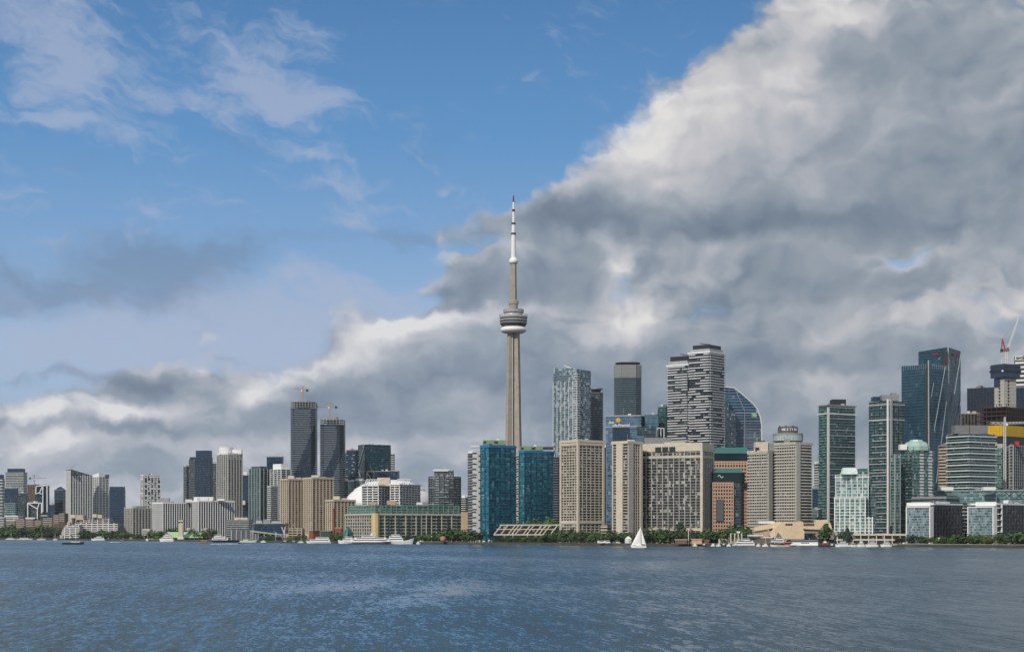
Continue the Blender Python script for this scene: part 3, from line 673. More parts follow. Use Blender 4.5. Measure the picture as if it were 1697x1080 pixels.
# ================================================================== teal office group
b = simple('office_block', 'narrow teal block left of the dashed dark tower', 'office block', quad(568, 573, 575, 2960, 20), 751, g_teal, None)
b = simple('office_tower', 'navy tower with staggered white window dashes', 'office tower', quad(574, 590, 594, 2920, 20), 746, g_navy, None)
b.bands(offw, 6, b.H - 3, 6.0, 0.9, 0.5, 3.2, 0.5, nv=2, name='window_dash_row', seed=2)
b = B('office_tower', 'broad dark teal office tower with cross-braced light side', 'office tower', quad(594, 605, 647, 2950, 66))
h = b.h(737); b.core(g_bteal, h); b.piers(dark, 0, h, 40, 1.2, 0.5); b.slabs(dark, 14, h, 24, 1.0, 0.4); b.parapet(dark, h - 0.5, 1.5)
q = b.p; m = MB(); L, C = Vector(q[3]), Vector(q[0]); nn = Vector((-(L - C).y, (L - C).x)).normalized(); nn = nn if nn.y < 0 else -nn
zz = [h * k / 4 for k in range(5)]
for k in range(4):
    a, c = (L, C) if k % 2 else (C, L); m.beam((a.x + nn.x, a.y + nn.y, zz[k]), (c.x + nn.x, c.y + nn.y, zz[k + 1]), 1.1)
m.build('cross_brace', lgrey, b.r)
simple('office_block', 'white-striped narrow block right of the broad teal tower', 'office block', quad(643, 652, 654, 3050, 20), 753, g_dark, None, offw, (4, 1.2, 0.4))
simple('office_block', 'low dark teal wing stepping down from the broad teal tower', 'office block', quad(620, 659, 662, 2890, 18), 781, g_navy, None, dark, (8, 0.6, 0.4))
b = simple('office_block', 'slim frame-sided dark block before the broad teal tower', 'office block', quad(608, 618, 621, 2840, 25), 781, g_dark, None)
wframe(b, [((608, 781), (620, 781)), ((608, 781), (608, 800)), ((608, 783), (618, 797))], 0.9)
for q, top, lab in ((quad(553, 577, 585, 2780, 28), 797, 'green glass block with white roof behind the beige slab'), (quad(583, 600, 609, 2800, 28), 796, 'green glass block with white roof nearest the stadium dome')):
    b = B('condo_block', lab, 'condo block', q, 'green glass blocks by the dome'); h = b.h(top); b.core(g_green, h); b.slabs(lgrey, 3, h, 3.2, 0.5, 0.6); b.piers(lgrey, 0, h, 9, 0.8, 0.6); b.parapet(white, h, 1.5, d=1.2)
    b.pent(white, h + 1.5, b.h(top - 4), 0.5)
# ================================================================== stadium dome
s = 2560; r = thing('stadium', 'white domed stadium roof rising behind the low white condos', 'stadium', (X(640, s), s + 70, GZ))
R0 = (X(716, s) - X(563, s)) / 2; zb = Z(836, s) - GZ; zt = Z(795, s) - GZ
m = MB(); m.lathe([(R0 + 3, 0), (R0 + 3, zb), (R0 - 1, zb + 1)], 48); m.build('ring_wall', conc, r)
for k, (f, o) in enumerate(((1.0, 0.0), (0.86, 1.6), (0.66, 2.6))):
    prof = []
    for j in range(13):
        t = j / 12 * math.pi / 2; rr = R0 * math.cos(t); z = zb + (zt - zb) * math.sin(t)
        prof.append((max(0.3, rr), z))
    if k: prof = [(a, z + o) for a, z in prof if a < R0 * f]; prof = [(prof[0][0], prof[0][1] - 3)] + prof
    m = MB(); m.lathe(prof, 64); m.build('roof_panel', white, r, smooth=True)
# ================================================================== white terrace condos before the dome
for (x0, xc, x1, top, lab) in ((600, 627, 647, 805, 'white grid condo with slanted pergola, left half beside the dome'), (647, 662, 696, 803, 'white grid condo with slanted pergola, right half beside the dome')):
    b = B('condo_block', lab, 'condo block', quad(x0, xc, x1, 2130, 30), 'white condos with roof pergolas')
    h = b.h(top); b.core(g_room2, h); b.piers(white, 0, h, 7.5, 0.9, 0.5); b.slabs(white, 3, h, 3.0, 0.85, 0.4); b.bands(white, 3, h, 3.0, 1.0, 1.4, 3.0, 0.45, nv=5, seed=int(x0)); b.parapet(white, h, 1.4, d=1.6)
    w0 = x0 + 4 if top == 805 else 655; m = MB(); Y = b.Y
    for k in range(6):
        xx = w0 + k * 4.2; m.beam((X(xx, Y) - b.c[0], Y + 4 - b.c[1], Z(803, Y) - b.z0), (X(xx + 4, Y) - b.c[0], Y + 8 - b.c[1], Z(794, Y) - b.z0), 0.9)
    for yy, dx in ((794, 4), (798, 2.2), (802, 0.5)): m.beam((X(w0 + dx - 2, Y) - b.c[0], Y + 6 - b.c[1], Z(yy, Y) - b.z0), (X(w0 + 22 + dx, Y) - b.c[0], Y + 6 - b.c[1], Z(yy, Y) - b.z0), 0.8)
    m.build('pergola', white, b.r)
    if top == 805: b.box(cream, 625, 646, 791, 805, b.Y + 14, 14)
    else: b.box(white, 649, 656, 797, 803, b.Y + 5, 6, 'stair_house')
# ================================================================== quayside terminal
b = B('terminal_building', 'long cream quayside terminal with green glass terraces on top', 'terminal', quad(573, 620, 765, 1990, 62))
h = b.h(852); g_qq = fac('terminal_glass', (0.015, 0.03, 0.035), (0.05, 0.09, 0.09), 2.2, 3.8, 0.1, (0.12, 0.2, 0.18), 0.1, (0.35, 0.38, 0.33), met=0.25)
b.core(g_qq, h); b.piers(cream, 0, h, 6.2, 1.0, 0.5, edges=[3]); b.piers(cream, 0, h, 7.2, 1.0, 0.8, edges=[0]); b.slabs(cream, 3.4, h, 3.9, 0.7, 0.4)
b.balc(g_teal, 4.2, h - 3, 3.9, 2.4, 1.2, {0: [(k / 9 + 0.035, k / 9 + 0.075) for k in range(9)]}, name='bay_window')
b.parapet(cream, h - 0.6, 1.6, d=1.2)
top = b.h(836); up = off(b.p, -2.5); b.core(g_green, top, z0=h, poly=up, name='upper_glazing'); b.slabs(dimgreen, h + 3, top, 3.4, 0.6, 0.5, poly=up, name='terrace_slab'); b.piers(dimgreen, h, top, 7.2, 0.7, 0.9, poly=up, name='terrace_wall')
m = MB(); C = b.p[0]; m.lathe([(4.6, 0), (4.6, b.h(850))], 8, C[0] + 1.5, C[1] + 2.5); m.build('corner_pillar', mat('ochre_render', (0.58, 0.44, 0.24), 0.85), b.r)
R_ = b.p[1]; m = MB(); m.box(R_[0] + 4, R_[1] - 6, 0, 9, 9, b.h(847)); m.build('end_pillar', tan, b.r)
b.box(pink, 612, 624, 831, 837, b.Y + 25, 8, 'roof_house'); b.box(pink, 641, 656, 829, 836, b.Y + 45, 8, 'roof_house'); b.box(offw, 690, 700, 832, 836, b.Y + 75, 8, 'roof_house')
# glass pavilion before it
b = B('glass_pavilion', 'green glass pyramid pavilion in front of the cream terminal', 'pavilion', quad(569, 576, 585, 1945, 40)); h = b.h(883); b.core(g_green, h, name='glazing'); m = MB(); m.taper(off(b.p, 0.5), h, [(x * 0.08, y * 0.08) for x, y in b.p], b.h(872)); m.build('roof', copper, b.r)
# curved grey condo
b = B('condo_tower', 'rounded grey condo with stacked flat roof left of the turquoise towers', 'condo tower', oval(711, 763, 2270, 0.75, 20))
h = b.h(789); b.core(g_grey, h, name='glazing'); b.slabs(sgrey, 3, h, 3.2, 0.6, 0.9); b.bands(lgrey, 3, h, 3.2, 0.9, 1.3, 6, 0.5, nv=6, seed=21); b.piers(dark, 0, h, 6, 0.5, 1.0)
m = MB(); Y = b.Y; m.box(X(731, Y) - b.c[0], 6, h, X(743, Y) - X(719, Y), 14, b.h(780)); m.build('mechanical_penthouse', g_grey, b.r); m = MB(); m.box(X(731, Y) - b.c[0], 6, b.h(780), X(744, Y) - X(716, Y), 18, b.h(776.5)); m.build('roof', offw, b.r)
b.box(g_grey, 743, 752, 779, 789, b.Y + 12, 10, 'stair_house')
b = simple('apartment_block', 'small grey-white block glimpsed behind the terminal end', 'apartment block', quad(763, 771, 776, 2420, 30), 824, g_room2, (offw, 820, 0.6), offw, (3, 0.8, 0.6))
# ================================================================== turquoise towers
for k, (wx0, wxc, wx1, wtop, tx0, txc, tx1, ttop, gx0, gx1, gtop, Y, base, lab) in enumerate((
     (776, 783, 798, 746, 797, 811, 854, 737, 800, 838, 729, 1835, 0, 'turquoise glass tower with white side, nearer the water, left of the needle tower'),
     (853, 856, 862, 754, 861, 870, 917, 746, 862, 900, 739, 1985, 0, 'turquoise glass tower standing back right of the needle tower'))):
    b = B('condo_tower', lab, 'condo tower', quad(tx0, txc, tx1, Y, 52), 'turquoise twin towers')
    h = b.h(ttop); b.core(g_aqua, h); b.slabs(mat('turquoise_slab', (0.004, 0.12, 0.20), 0.4), 3, h, 2.95, 0.35, 0.5); b.slabs(mat('bright_blue_trim', (0.01, 0.16, 0.42), 0.4), h - 2.5, h, 5, 2.2, 1.0, name='cornice')
    b.bands(mat('blue_balcony', (0.02, 0.14, 0.20), 0.3), 3, h - 4, 2.95, 1.0, 1.2, 3.5, 0.28, nv=7, seed=4 + k)
    b.piers(dkblue, 0, h, 8, 0.5, 0.8)
    wp_ = quad(wx0, wxc, wx1, Y + 14, 66); wl = b.L(wp_); wh = b.h(wtop, Y + 14)
    m = MB(); m.prism(wl, 0, wh); b.par = m.build('side_wing', white, b.r)
    n_ = wl; i0 = None
    b.bands(dark, 3, wh - 2, 2.95, 1.5, 0.3, 2.4, 0.36, edges=[0], poly=wl, name='window_row', seed=9, nv=4)
    b.bands(dark, 2, wh - 2, 2.95, 1.9, 0.9, 9, 0.99, edges=[3], poly=wl, name='balcony_row'); b.par = b.r
    b.box(gbox, gx0, gx1, gtop, ttop, b.Y + 14, 14, 'mechanical_penthouse'); b.box(black, gx0 + 1.5, gx0 + 5.5, gtop + 2, gtop + 5, b.Y + 13.4, 0.8, 'roof_louvre'); b.box(black, gx0 + 19, gx0 + 25, gtop + 2, gtop + 5, b.Y + 13.4, 0.8, 'roof_louvre')
    b.box(white, gx0 + 23, gx0 + 27, gtop - 2, gtop, b.Y + 18, 3, 'roof_tank')
    if k == 1:
        b.box(dark, 900, 917, 740, 744, b.Y + 16, 12, 'roof_canopy')
        el = b.L(quad(916, 925, 929, Y + 22, 30)); m = MB(); m.prism(el, 0, b.h(757, Y + 22)); m.build('side_wing', g_navy, b.r); b.slabs(grey, 3, b.h(758, Y + 22), 2.95, 0.6, 1.0, poly=el)
    else: b.box(offw, 779, 796, 738, 741, b.Y + 14, 12, 'roof_canopy')
# ================================================================== needle tower
Yt = 2700.0; ct = thing('observation_tower', 'very tall concrete needle tower with round pod and white antenna', 'observation tower', (X(851.0, Yt), Yt, GZ))
def zt_(py): return Z(py, Yt) - GZ
sp_ = Yt / F
m = MB(); N = 26; lev = []
for k in range(N + 1):
    z = zt_(893) + (zt_(551) - zt_(893)) * k / N; t = 1 - k / N
    lev.append((z, 9.6 + 6.4 * t + 12 * max(0, t - 0.4) ** 2.2, 3.3 + 0.7 * t))
legs = [math.radians(a) for a in (90, 210, 330)]
def ysec(R, w, core):
    pts = []
    for a in legs:
        u = Vector((math.cos(a), math.sin(a))); v = Vector((-u.y, u.x))
        c1 = a - math.radians(60)
        pts.append((math.cos(c1) * core, math.sin(c1) * core))
        pts += [tuple(u * R - v * w), tuple(u * R + v * w)]
    return pts
for (z0_, R0_, w0_), (z1_, R1_, w1_) in zip(lev, lev[1:]):
    m.taper(ysec(R0_, w0_, 4.6), z0_, ysec(R1_, w1_, 4.6), z1_, cap=False, bottom=False)
m.build('shaft', cnc, ct)
m = MB(); m.box(0, -4.6, 0, 2.2, 2.0, zt_(553)); m.build('lift_shaft', mat('dark_lift_glass', (0.05, 0.05, 0.05), 0.3), ct)
m = MB(); m.box(-1.6, -5.8, 0, 0.7, 0.8, zt_(556)); m.build('service_rail', offw, ct)
podm = mat('pod_grey', (0.16, 0.16, 0.165), 0.5); podl = mat('pod_light_grey', (0.32, 0.32, 0.33), 0.5)
def ring(name, mt, prof, n=40, smooth=False):
    m = MB(); m.lathe([(r_ * sp_, zt_(y_)) for r_, y_ in prof], n); return m.build(name, mt, ct, smooth=smooth)
prof = [(8.5, 552.0)] + [(13 + 8.7 * math.cos(a), 546.5 - 5.6 * math.sin(a)) for a in [math.radians(t) for t in range(-90, 91, 15)]] + [(8, 540.6)]
ring('radome', white, prof, 48, True)
ring('pod_underside', dark, [(17.5, 541.5), (20.0, 540.2), (22.2, 536.5)])
ring('pod_floor', podm, [(22.4, 536.5), (22.6, 533.6)]); ring('pod_window_band', black, [(21.6, 533.6), (21.6, 531.6)]); ring('pod_floor', podl, [(22.9, 531.6), (22.9, 529.4)])
ring('pod_window_band', black, [(21.9, 529.4), (21.9, 527.2)]); ring('pod_floor', podl, [(23.3, 527.2), (23.3, 524.6)])
ring('pod_roof', podm, [(22.6, 524.6), (16.0, 523.0)])
ring('restaurant_glazing', mat('pod_bright_band', (0.5, 0.47, 0.45), 0.3), [(15.6, 523.0), (14.6, 517.8)])
ring('pod_crown', podl, [(17.0, 518.2), (17.2, 513.0)]); ring('pod_crown', podm, [(15.5, 513.0), (9, 511.8)])
m = MB()
for k in range(36):
    a = 2 * math.pi * k / 36; m.beam((23.2 * sp_ * math.cos(a), 23.2 * sp_ * math.sin(a), zt_(524.6)), (23.6 * sp_ * math.cos(a), 23.6 * sp_ * math.sin(a), zt_(521.5)), 0.35)
for y_ in (521.5, 523.0):
    for k in range(36):
        a = 2 * math.pi * k / 36; a2 = 2 * math.pi * (k + 1) / 36; m.beam((23.5 * sp_ * math.cos(a), 23.5 * sp_ * math.sin(a), zt_(y_)), (23.5 * sp_ * math.cos(a2), 23.5 * sp_ * math.sin(a2), zt_(y_)), 0.3)
m.build('railing', podl, ct)
ring('upper_collar', cnc, [(7.0, 512.5), (7.4, 505.0), (8.4, 504.0), (8.4, 499.0), (5.6, 497.5)], 12)
ring('upper_shaft', cnc, [(5.7, 498.0), (5.2, 470), (4.9, 437.0)], 6)
ring('sky_pod', white, [(5.0, 437.5), (7.2, 435.6), (7.6, 433.0), (7.0, 430.6), (4.6, 427.0)], 28, True)
ring('antenna_segment', white, [(4.1, 427.5), (3.7, 389.0)], 16); ring('antenna_collar', dark, [(4.2, 389.0), (4.2, 386.0)], 16)
ring('antenna_segment', white, [(3.2, 386.0), (2.9, 372.0)], 14); ring('antenna_collar', dark, [(3.6, 372.0), (3.4, 369.0)], 14)
ring('antenna_segment', white, [(2.2, 369.0), (1.9, 350.5)], 12); ring('antenna_collar', black, [(2.4, 350.5), (2.4, 347.0)], 12)
ring('antenna_segment', white, [(1.7, 347.0), (1.5, 335.0)], 10); ring('antenna_tip', mat('antenna_red', (0.12, 0.01, 0.015), 0.5), [(1.5, 335.0), (1.1, 324.5)], 8)
# ================================================================== slanted terrace frame
b = B('terrace_building', 'low cream building with slanting parallelogram frames left of the beige tower', 'terrace building', quad(818, 924, 930, 1785, 6, 25))
Y = b.Y - 1; m_in = MB(); loc = lambda x, y, d=0: (X(x, Y) - b.c[0], Y + d - b.c[1], Z(y, Y) - b.z0)
m_in.box((X(876, Y) - b.c[0]), 9, 0, X(925, Y) - X(826, Y), 18, b.h(871)); m_in.build('wall', g_room2, b.r)
for y_, xa, xb in ((869.5, 828, 931), (876.5, 823, 921), (885.5, 818, 912)):
    m = MB(); m.beam(loc(xa, y_), loc(xb, y_), 1.3 if y_ != 876.5 else 0.9); m.build('beam', cream, b.r)
for k, xx in enumerate((818, 829, 841, 847, 853, 866, 872, 885, 892, 899, 911)):
    m = MB(); m.beam(loc(xx, 886), loc(xx + 13.5, 869), 1.1); m.build('slanted_rib', cream, b.r)
# ================================================================== beige grid tower
b = B('apartment_tower', 'beige grid apartment tower with pale flat top behind the waterfront trees', 'apartment tower', quad(930, 958, 999, 1770, 50))
h = b.h(730); b.core(g_room, h); b.slabs(cream, 2.4, h, 2.85, 0.8, 0.7); b.piers(conc, 0, h, 6.2, 0.5, 0.8, edges=[0]); b.piers(cream, 0, h, 5.0, 0.4, 0.8, edges=[3]); b.piers(cream, 0, h, 400, 2.2, 1.4)
b.slabs(cream, b.h(737), b.h(733), 4, 2.2, 1.3, name='cornice'); b.parapet(cream, h - 1.5, 2.6, d=1.5); b.slabs(cream, b.h(867), b.h(866), 9, 3.2, 1.2, name='belt_course')
b = simple('apartment_tower', 'thin grey slab edge showing right of the beige grid tower', 'apartment tower', quad(995, 1001, 1004, 1950, 30), 741, g_dark, None, None, pier=(offw, 6, 0.8, 0.8))
b = simple('low_building', 'small cream low building between the trees beside the beige tower', 'low building', quad(997, 1006, 1012, 1720, 30), 871, g_room2, None, cream, (3.2, 1.4, 0.8))
# tall pale glass tower
g_dash = fac('dashed_glass', (0.05, 0.10, 0.13), (0.14, 0.21, 0.25), 2.6, 3.1, 0.1, (0.2, 0.26, 0.29), 0.30, (0.50, 0.55, 0.58), met=0.45)
b = B('condo_tower', 'tall pale glass tower with white dashes and slanted roof blade', 'condo tower', quad(917, 956, 979, 2160, 40))
h = b.h(612); m = MB(); m.taper(b.p, 0, b.p, [b.h(611), b.h(612), b.h(609), b.h(606)]); m.build('glazing', g_dash, b.r)
b.piers(offw, 0, h - 14, 6.5, 0.8, 0.5, edges=[3]); b.slabs(lgrey, 3, h - 4, 3.1, 0.35, 0.4); b.balc(offw, 3, h - 6, 3.1, 1.0, 1.5, {0: [(0.0, 0.18)], 3: [(0.88, 1.0)]})
m = MB(); Y = b.Y; m.beam((X(936, Y) - b.c[0], 0, b.h(602.5)), (X(947, Y) - b.c[0], 0, b.h(607)), 1.0); m.beam((X(936, Y) - b.c[0], 2, b.h(602.5)), (X(941, Y) - b.c[0], 2, b.h(609)), 0.6); m.build('roof_blade', white, b.r)
b = B('condo_tower', 'dark balconied tower with disc hat tucked beside the tall pale glass tower', 'condo tower', octo(977, 999, 2230, 0.2))
h = b.h(650); b.core(g_dark, h); b.slabs(sgrey, 3, h, 3.1, 0.7, 1.1); b.pent(dark, h, b.h(645), 0.7); m = MB(); m.lathe([(9, b.h(645)), (9.4, b.h(644)), (9, b.h(642.5))], 20); m.build('roof_disc', podm, b.r)
b = B('condo_tower', 'round-cornered dark tower with grey crown ring above the insurance sign building', 'condo tower', octo(1020, 1063, 2420, 0.22))
h = b.h(625); b.core(g_bteal, h); b.slabs(sgrey, 3, h, 3.1, 0.7, 1.2); b.core(grey, b.h(604), z0=h, poly=off(b.p, 0.5), name='crown'); b.piers(grey, h, b.h(604), 3, 0.6, 1.0, name='crown_fin'); b.core(dark, b.h(601), z0=b.h(604), poly=[(x * 0.7, y * 0.7) for x, y in b.p], name='mechanical_penthouse'); b.core(dark, b.h(599.5), z0=b.h(601), poly=[(x * 0.95, y * 0.95) for x, y in b.p], name='roof_disc')
# ================================================================== insurance sign building
b = B('office_building', 'sky-blue glass office with yellow sun sign on its upper block', 'office building', quad(1004, 1062, 1069, 2080, 10, 40))
h = b.h(689); b.core(g_blue, h); b.parapet(lgrey, h, 1.2); b.slabs(lgrey, b.h(707), b.h(706), 3, 1.2, 0.7, name='belt_course')
Y = b.Y
def front(b, mt, x0, x1, ytop, ybot, Y, depth, name): return b.box(mt, x0, x1, ytop, ybot, Y, depth, name)
front(b, g_blue, 1068.5, 1090, 687, 892, Y + 15, 30, 'rear_wing'); front(b, g_navy, 1016, 1043, 708, 892, Y - 22, 18, 'front_block'); front(b, g_blue, 1043.3, 1056, 712, 892, Y - 20, 18, 'front_block')
front(b, g_dark, 1056.3, 1087, 706, 892, Y - 24, 22, 'front_block'); front(b, grey, 1068, 1112, 725, 892, Y - 46, 20, 'front_block'); front(b, g_blue, 1047, 1067.5, 722, 892, Y - 44, 16, 'front_block')
m = MB()
for xx in (1088, 1094, 1099): m.beam((X(xx, Y) - b.c[0], Y - 10 - b.c[1], b.h(730)), (X(xx, Y) - b.c[0], Y - 10 - b.c[1], b.h(710)), 1.0)
m.beam((X(1088, Y) - b.c[0], Y - 10 - b.c[1], b.h(710)), (X(1099, Y) - b.c[0], Y - 10 - b.c[1], b.h(710)), 1.0); m.build('frame', offw, b.r)
C, Rr = Vector(b.p[3]), Vector(b.p[0]); ang = math.atan2((Rr - C).y, (Rr - C).x); dirv = (Rr - C).normalized(); nrm = Vector((dirv.y, -dirv.x))
def onface(f, zz, o=0.8): q = C + (Rr - C) * f + nrm * o; return (q.x, q.y, zz)
signw = mat('white_sign', (0.8, 0.8, 0.8), 0.5, vary=0.0); signy = mat('amber_sign', (0.75, 0.38, 0.04), 0.5, vary=0.0)
text('Sun', 4.2, onface(0.10, b.h(700.6)), ang, signw, b.r, 'sign_lettering', 0.3, 0.05); text('Life Financial', 4.2, onface(0.20, b.h(705.4)), ang, signw, b.r, 'sign_lettering', 0.3, 0.05)
m = MB(); q = onface(0.36, b.h(695.5)); 
for k in range(12):
    a = 2 * math.pi * k / 12; m.beam((q[0], q[1], q[2]), (q[0] + math.cos(a) * 3.0 * dirv.x, q[1] + math.cos(a) * 3.0 * dirv.y, q[2] + math.sin(a) * 3.0), 0.9)
m.build('sun_emblem', signy, b.r)
simple('office_block', 'small teal-topped dark block between insurance building and striped towers', 'office block', quad(1090, 1104, 1110, 2350, 25), 674, g_teal, None, dark, (8, 0.6, 0.4))
simple('office_block', 'dark block behind the insurance building roof', 'office block', quad(1066, 1088, 1092, 2330, 20), 687, g_dark, None, grey, (5, 0.6, 0.4))
# ================================================================== white striped towers
for (x0, xc, x1, wtop, gtop, ctop, cx0, cx1, Y, lab, seed) in ((1107, 1140, 1150, 604, 597, 589, 1115, 1146, 2200, 'shorter white wave-striped tower with black cap', 11), (1143, 1176, 1200, 583, 577, 570, 1149, 1193, 2140, 'taller white wave-striped tower with black cap and roof crane', 12)):
    b = B('condo_tower', lab, 'condo tower', quad(x0, xc, x1, Y, 32), 'white striped twin towers')
    h = b.h(wtop); b.core(g_grey if seed == 11 else g_dark, h); b.slabs(dark, 2, h, 3.35, 0.4, 1.3)
    b.bands(mat('balcony_white', (0.62, 0.64, 0.65), 0.6), 3, h - 2, 3.35, 1.2, 1.9, 5.0, 0.83, nv=16, seed=seed); b.slabs(white, h - 1, h, 5, 1.8, 2.0, name='cornice')
    b.core(lgrey, b.h(gtop), z0=h, poly=[(x * 0.95, y * 0.95) for x, y in b.p], name='upper_storey'); b.pent(black, b.h(gtop), b.h(ctop), 0.82)
    m = MB(); zt2 = b.h(ctop); xa = X(cx0 + 14, b.Y) - b.c[0]; m.beam((xa, 0, zt2 + 3.5), (xa + 14, 0, zt2 + 1.6), 0.9); m.beam((xa + 13, 0, zt2), (xa + 13, 0, zt2 + 2.2), 1.6); m.beam((xa + 4, 0, zt2 + 1), (xa + 4, 0, zt2 + 3), 0.5); m.build('roof_crane', dark, b.r)
# curved shoulder glass tower
Y = 2380; b = B('office_tower', 'blue glass office with white-edged curved shoulder right of the striped towers', 'office tower', quad(1200, 1258, 1262, Y, 6, 40))
outl = [(1200, 893), (1262, 893), (1262, 740), (1262, 705), (1259.5, 690), (1255, 678), (1248, 669), (1238, 660), (1227, 650.5), (1217, 642.5), (1200, 641)]
g_td = fac('blue_band_glass', (0.012, 0.04, 0.09), (0.04, 0.09, 0.16), 3, 4, 0.16, (0.2, 0.27, 0.34), 0.04, (0.3, 0.38, 0.44), met=0.5)
def profile(b, mt, outl, Y, depth, name):
    m = MB(); P = [(X(x, Y) - b.c[0], Z(y, Y) - b.z0) for x, y in outl]; y0 = Y - b.c[1]
    m.face([(x, y0, z) for x, z in P], [(x, z) for x, z in P]); m.face([(x, y0 + depth, z) for x, z in reversed(P)], [(x, z) for x, z in reversed(P)])
    n = len(P)
    for i in range(n):
        (xa, za), (xb, zb_) = P[i], P[(i + 1) % n]; m.face([(xb, y0, zb_), (xa, y0, za), (xa, y0 + depth, za), (xb, y0 + depth, zb_)], [(0, zb_), (0, za), (depth, za), (depth, zb_)])
    return m.build(name, mt, b.r)
profile(b, g_td, outl, Y, 45, 'glazing')
m = MB(); P = [(X(x, Y) - b.c[0], Z(y, Y) - b.z0) for x, y in outl[2:]]
for (xa, za), (xb, zb_) in zip(P[:-1], P[1:]): m.beam((xa, Y - b.c[1] - 0.5, za), (xb, Y - b.c[1] - 0.5, zb_), 1.2)
m.build('edge_trim', offw, b.r)
m = MB(); y0 = Y - b.c[1] - 0.6; m.beam((X(1234, Y) - b.c[0], y0, b.h(880, Y)), (X(1234, Y) - b.c[0], y0, b.h(680, Y)), 0.8); m.beam((X(1217, Y) - b.c[0], y0, b.h(642, Y)), (X(1234, Y) - b.c[0], y0, b.h(680, Y)), 0.8); m.build('mullion', grey, b.r)
for k in range(14):
    yy = 684 + k * 4.4; m = MB(); m.beam((X(1218, Y) - b.c[0], y0, b.h(yy, Y)), (X(1261, Y) - b.c[0], y0, b.h(yy, Y)), 0.6); m.build('floor_line', lgrey if k % 3 == 0 else grey, b.r)
front(b, g_dark, 1201, 1219, 680, 892, Y - 24, 20, 'side_block'); front(b, g_teal, 1200.5, 1208, 660, 680, Y - 20, 16, 'side_block')
m = MB(); m.box(X(1249.5, Y) - b.c[0], y0 - 0.4, b.h(691.5, Y), 7.5, 0.6, b.h(684.5, Y)); m.build('sign_panel', mat('sign_green', (0.05, 0.28, 0.14), 0.5), b.r)
text('TD', 4.8, (X(1246.2, Y) - b.c[0], y0 - 0.9, b.h(690, Y)), 0, signw, b.r, 'sign_lettering')
# ================================================================== rose granite pair with green roofs
def punched(b, mt, win, x0, x1, ytop, ybot, Y, depth, nx, ny, name='wall', skip=None, stuffed=False):
    """a stone front with real openings: dark room behind, piers and belts in front"""
    ww_ = b.box(win, x0, x1, ytop, ybot, Y + 0.8, depth, 'window_wall')
    W_ = X(x1, Y) - X(x0, Y); H_ = Z(ytop, Y) - Z(ybot, Y); pw = W_ / nx; ph = H_ / ny; xl = X(x0, Y) - b.c[0]; zb_ = Z(ybot, Y) - b.z0; yl = Y - b.c[1]
    mp = MB(); mp.box(0, 0.5, 0, pw * 0.40, 1.0, H_); me = mp.mesh('pier', mt)
    for i in range(nx + 1): link('pier', me, ww_, (xl + min(max(i * pw, pw * 0.2), W_ - pw * 0.2), yl, zb_))
    mp = MB(); mp.box(0, 0.5, 0, W_ - 0.1, 0.96, ph * 0.42); me = mp.mesh('spandrel', mt)
    for j in range(ny): link('spandrel', me, ww_, (xl + W_ / 2, yl + 0.05, zb_ + j * ph))
    mp = MB(); mp.box(0, 0.5, 0, W_, 1.1, ph * 0.45); link('spandrel', mp.mesh('spandrel', mt), ww_, (xl + W_ / 2, yl, zb_ + H_ - ph * 0.4))
def rose(label, x0, x1, ybase, ywall, yglass, yroof, Y, xr0, xr1, nx, ny, full=True):
    b = B('office_building', label, 'office building', quad(x0, x1 - 1, x1, Y, 4, 40), 'rose stone offices with green roofs')
    yl = Y - b.c[1]
    dwin = mat('dark_window', (0.012, 0.012, 0.014), 0.2)
    g = mat('roof_dark_glass', (0.006, 0.022, 0.026), 0.15, 0.2)
    b.box(g, x0 + 0.3, x1 - 4, yglass, ywall, Y + 2, 38, 'attic_glazing')
    P0 = [(X(x0, Y) - b.c[0], yl + 0.5), (X(x1 - 3, Y) - b.c[0], yl + 0.5), (X(x1 - 3, Y) - b.c[0], yl + 42), (X(x0, Y) - b.c[0], yl + 42)]
    P1 = [(X(xr0, Y) - b.c[0], yl + 14), (X(xr1, Y) - b.c[0], yl + 14), (X(xr1, Y) - b.c[0], yl + 30), (X(xr0, Y) - b.c[0], yl + 30)]
    m = MB(); m.taper(P0, Z(yglass, Y) - b.z0 + 0.05, P1, Z(yroof, Y) - b.z0); m.build('roof', copper, b.r)
    return b
b = rose('rear rose stone office with broad green roof behind its shorter twin', 1182, 1248, 893, 764, 751, 740, 1880, 1192, 1240, 14, 30)
punched(b, pink, _mats['dark_window'], 1182, 1242, 764, 893, 1880, 30, 13, 22)
b = rose('front rose stone office with green roof and dark glass corner', 1181, 1238, 893, 799, 783, 775, 1690, 1184, 1226, 9, 21)
punched(b, pink, _mats['dark_window'], 1180.5, 1216, 799, 893, 1690, 28, 8, 16)
b.box(g_dark, 1216.3, 1228, 790, 893, 1693, 28, 'corner_glazing'); punched(b, pink, _mats['dark_window'], 1228.3, 1241, 799, 893, 1700, 30, 4, 16)
b.box(mat('recess_grey', (0.09, 0.09, 0.10), 0.4), 1187, 1199, 827, 863, 1688.6, 1.0, 'wall_panel')  # flat dark grey sheet over the front, standing for the grey recess
m = MB(); Y = 1690
for k in range(8): m.beam((X(1190 + k * 1.1, Y) - b.c[0], Y + 1.2 - b.c[1], b.h(789 - 2.2 * math.sin(k * 0.8), Y)), (X(1191.1 + k * 1.1, Y) - b.c[0], Y + 1.2 - b.c[1], b.h(789 - 2.2 * math.sin(k * 0.8 + 0.8), Y)), 0.5)
m.build('sign_emblem', signw, b.r)
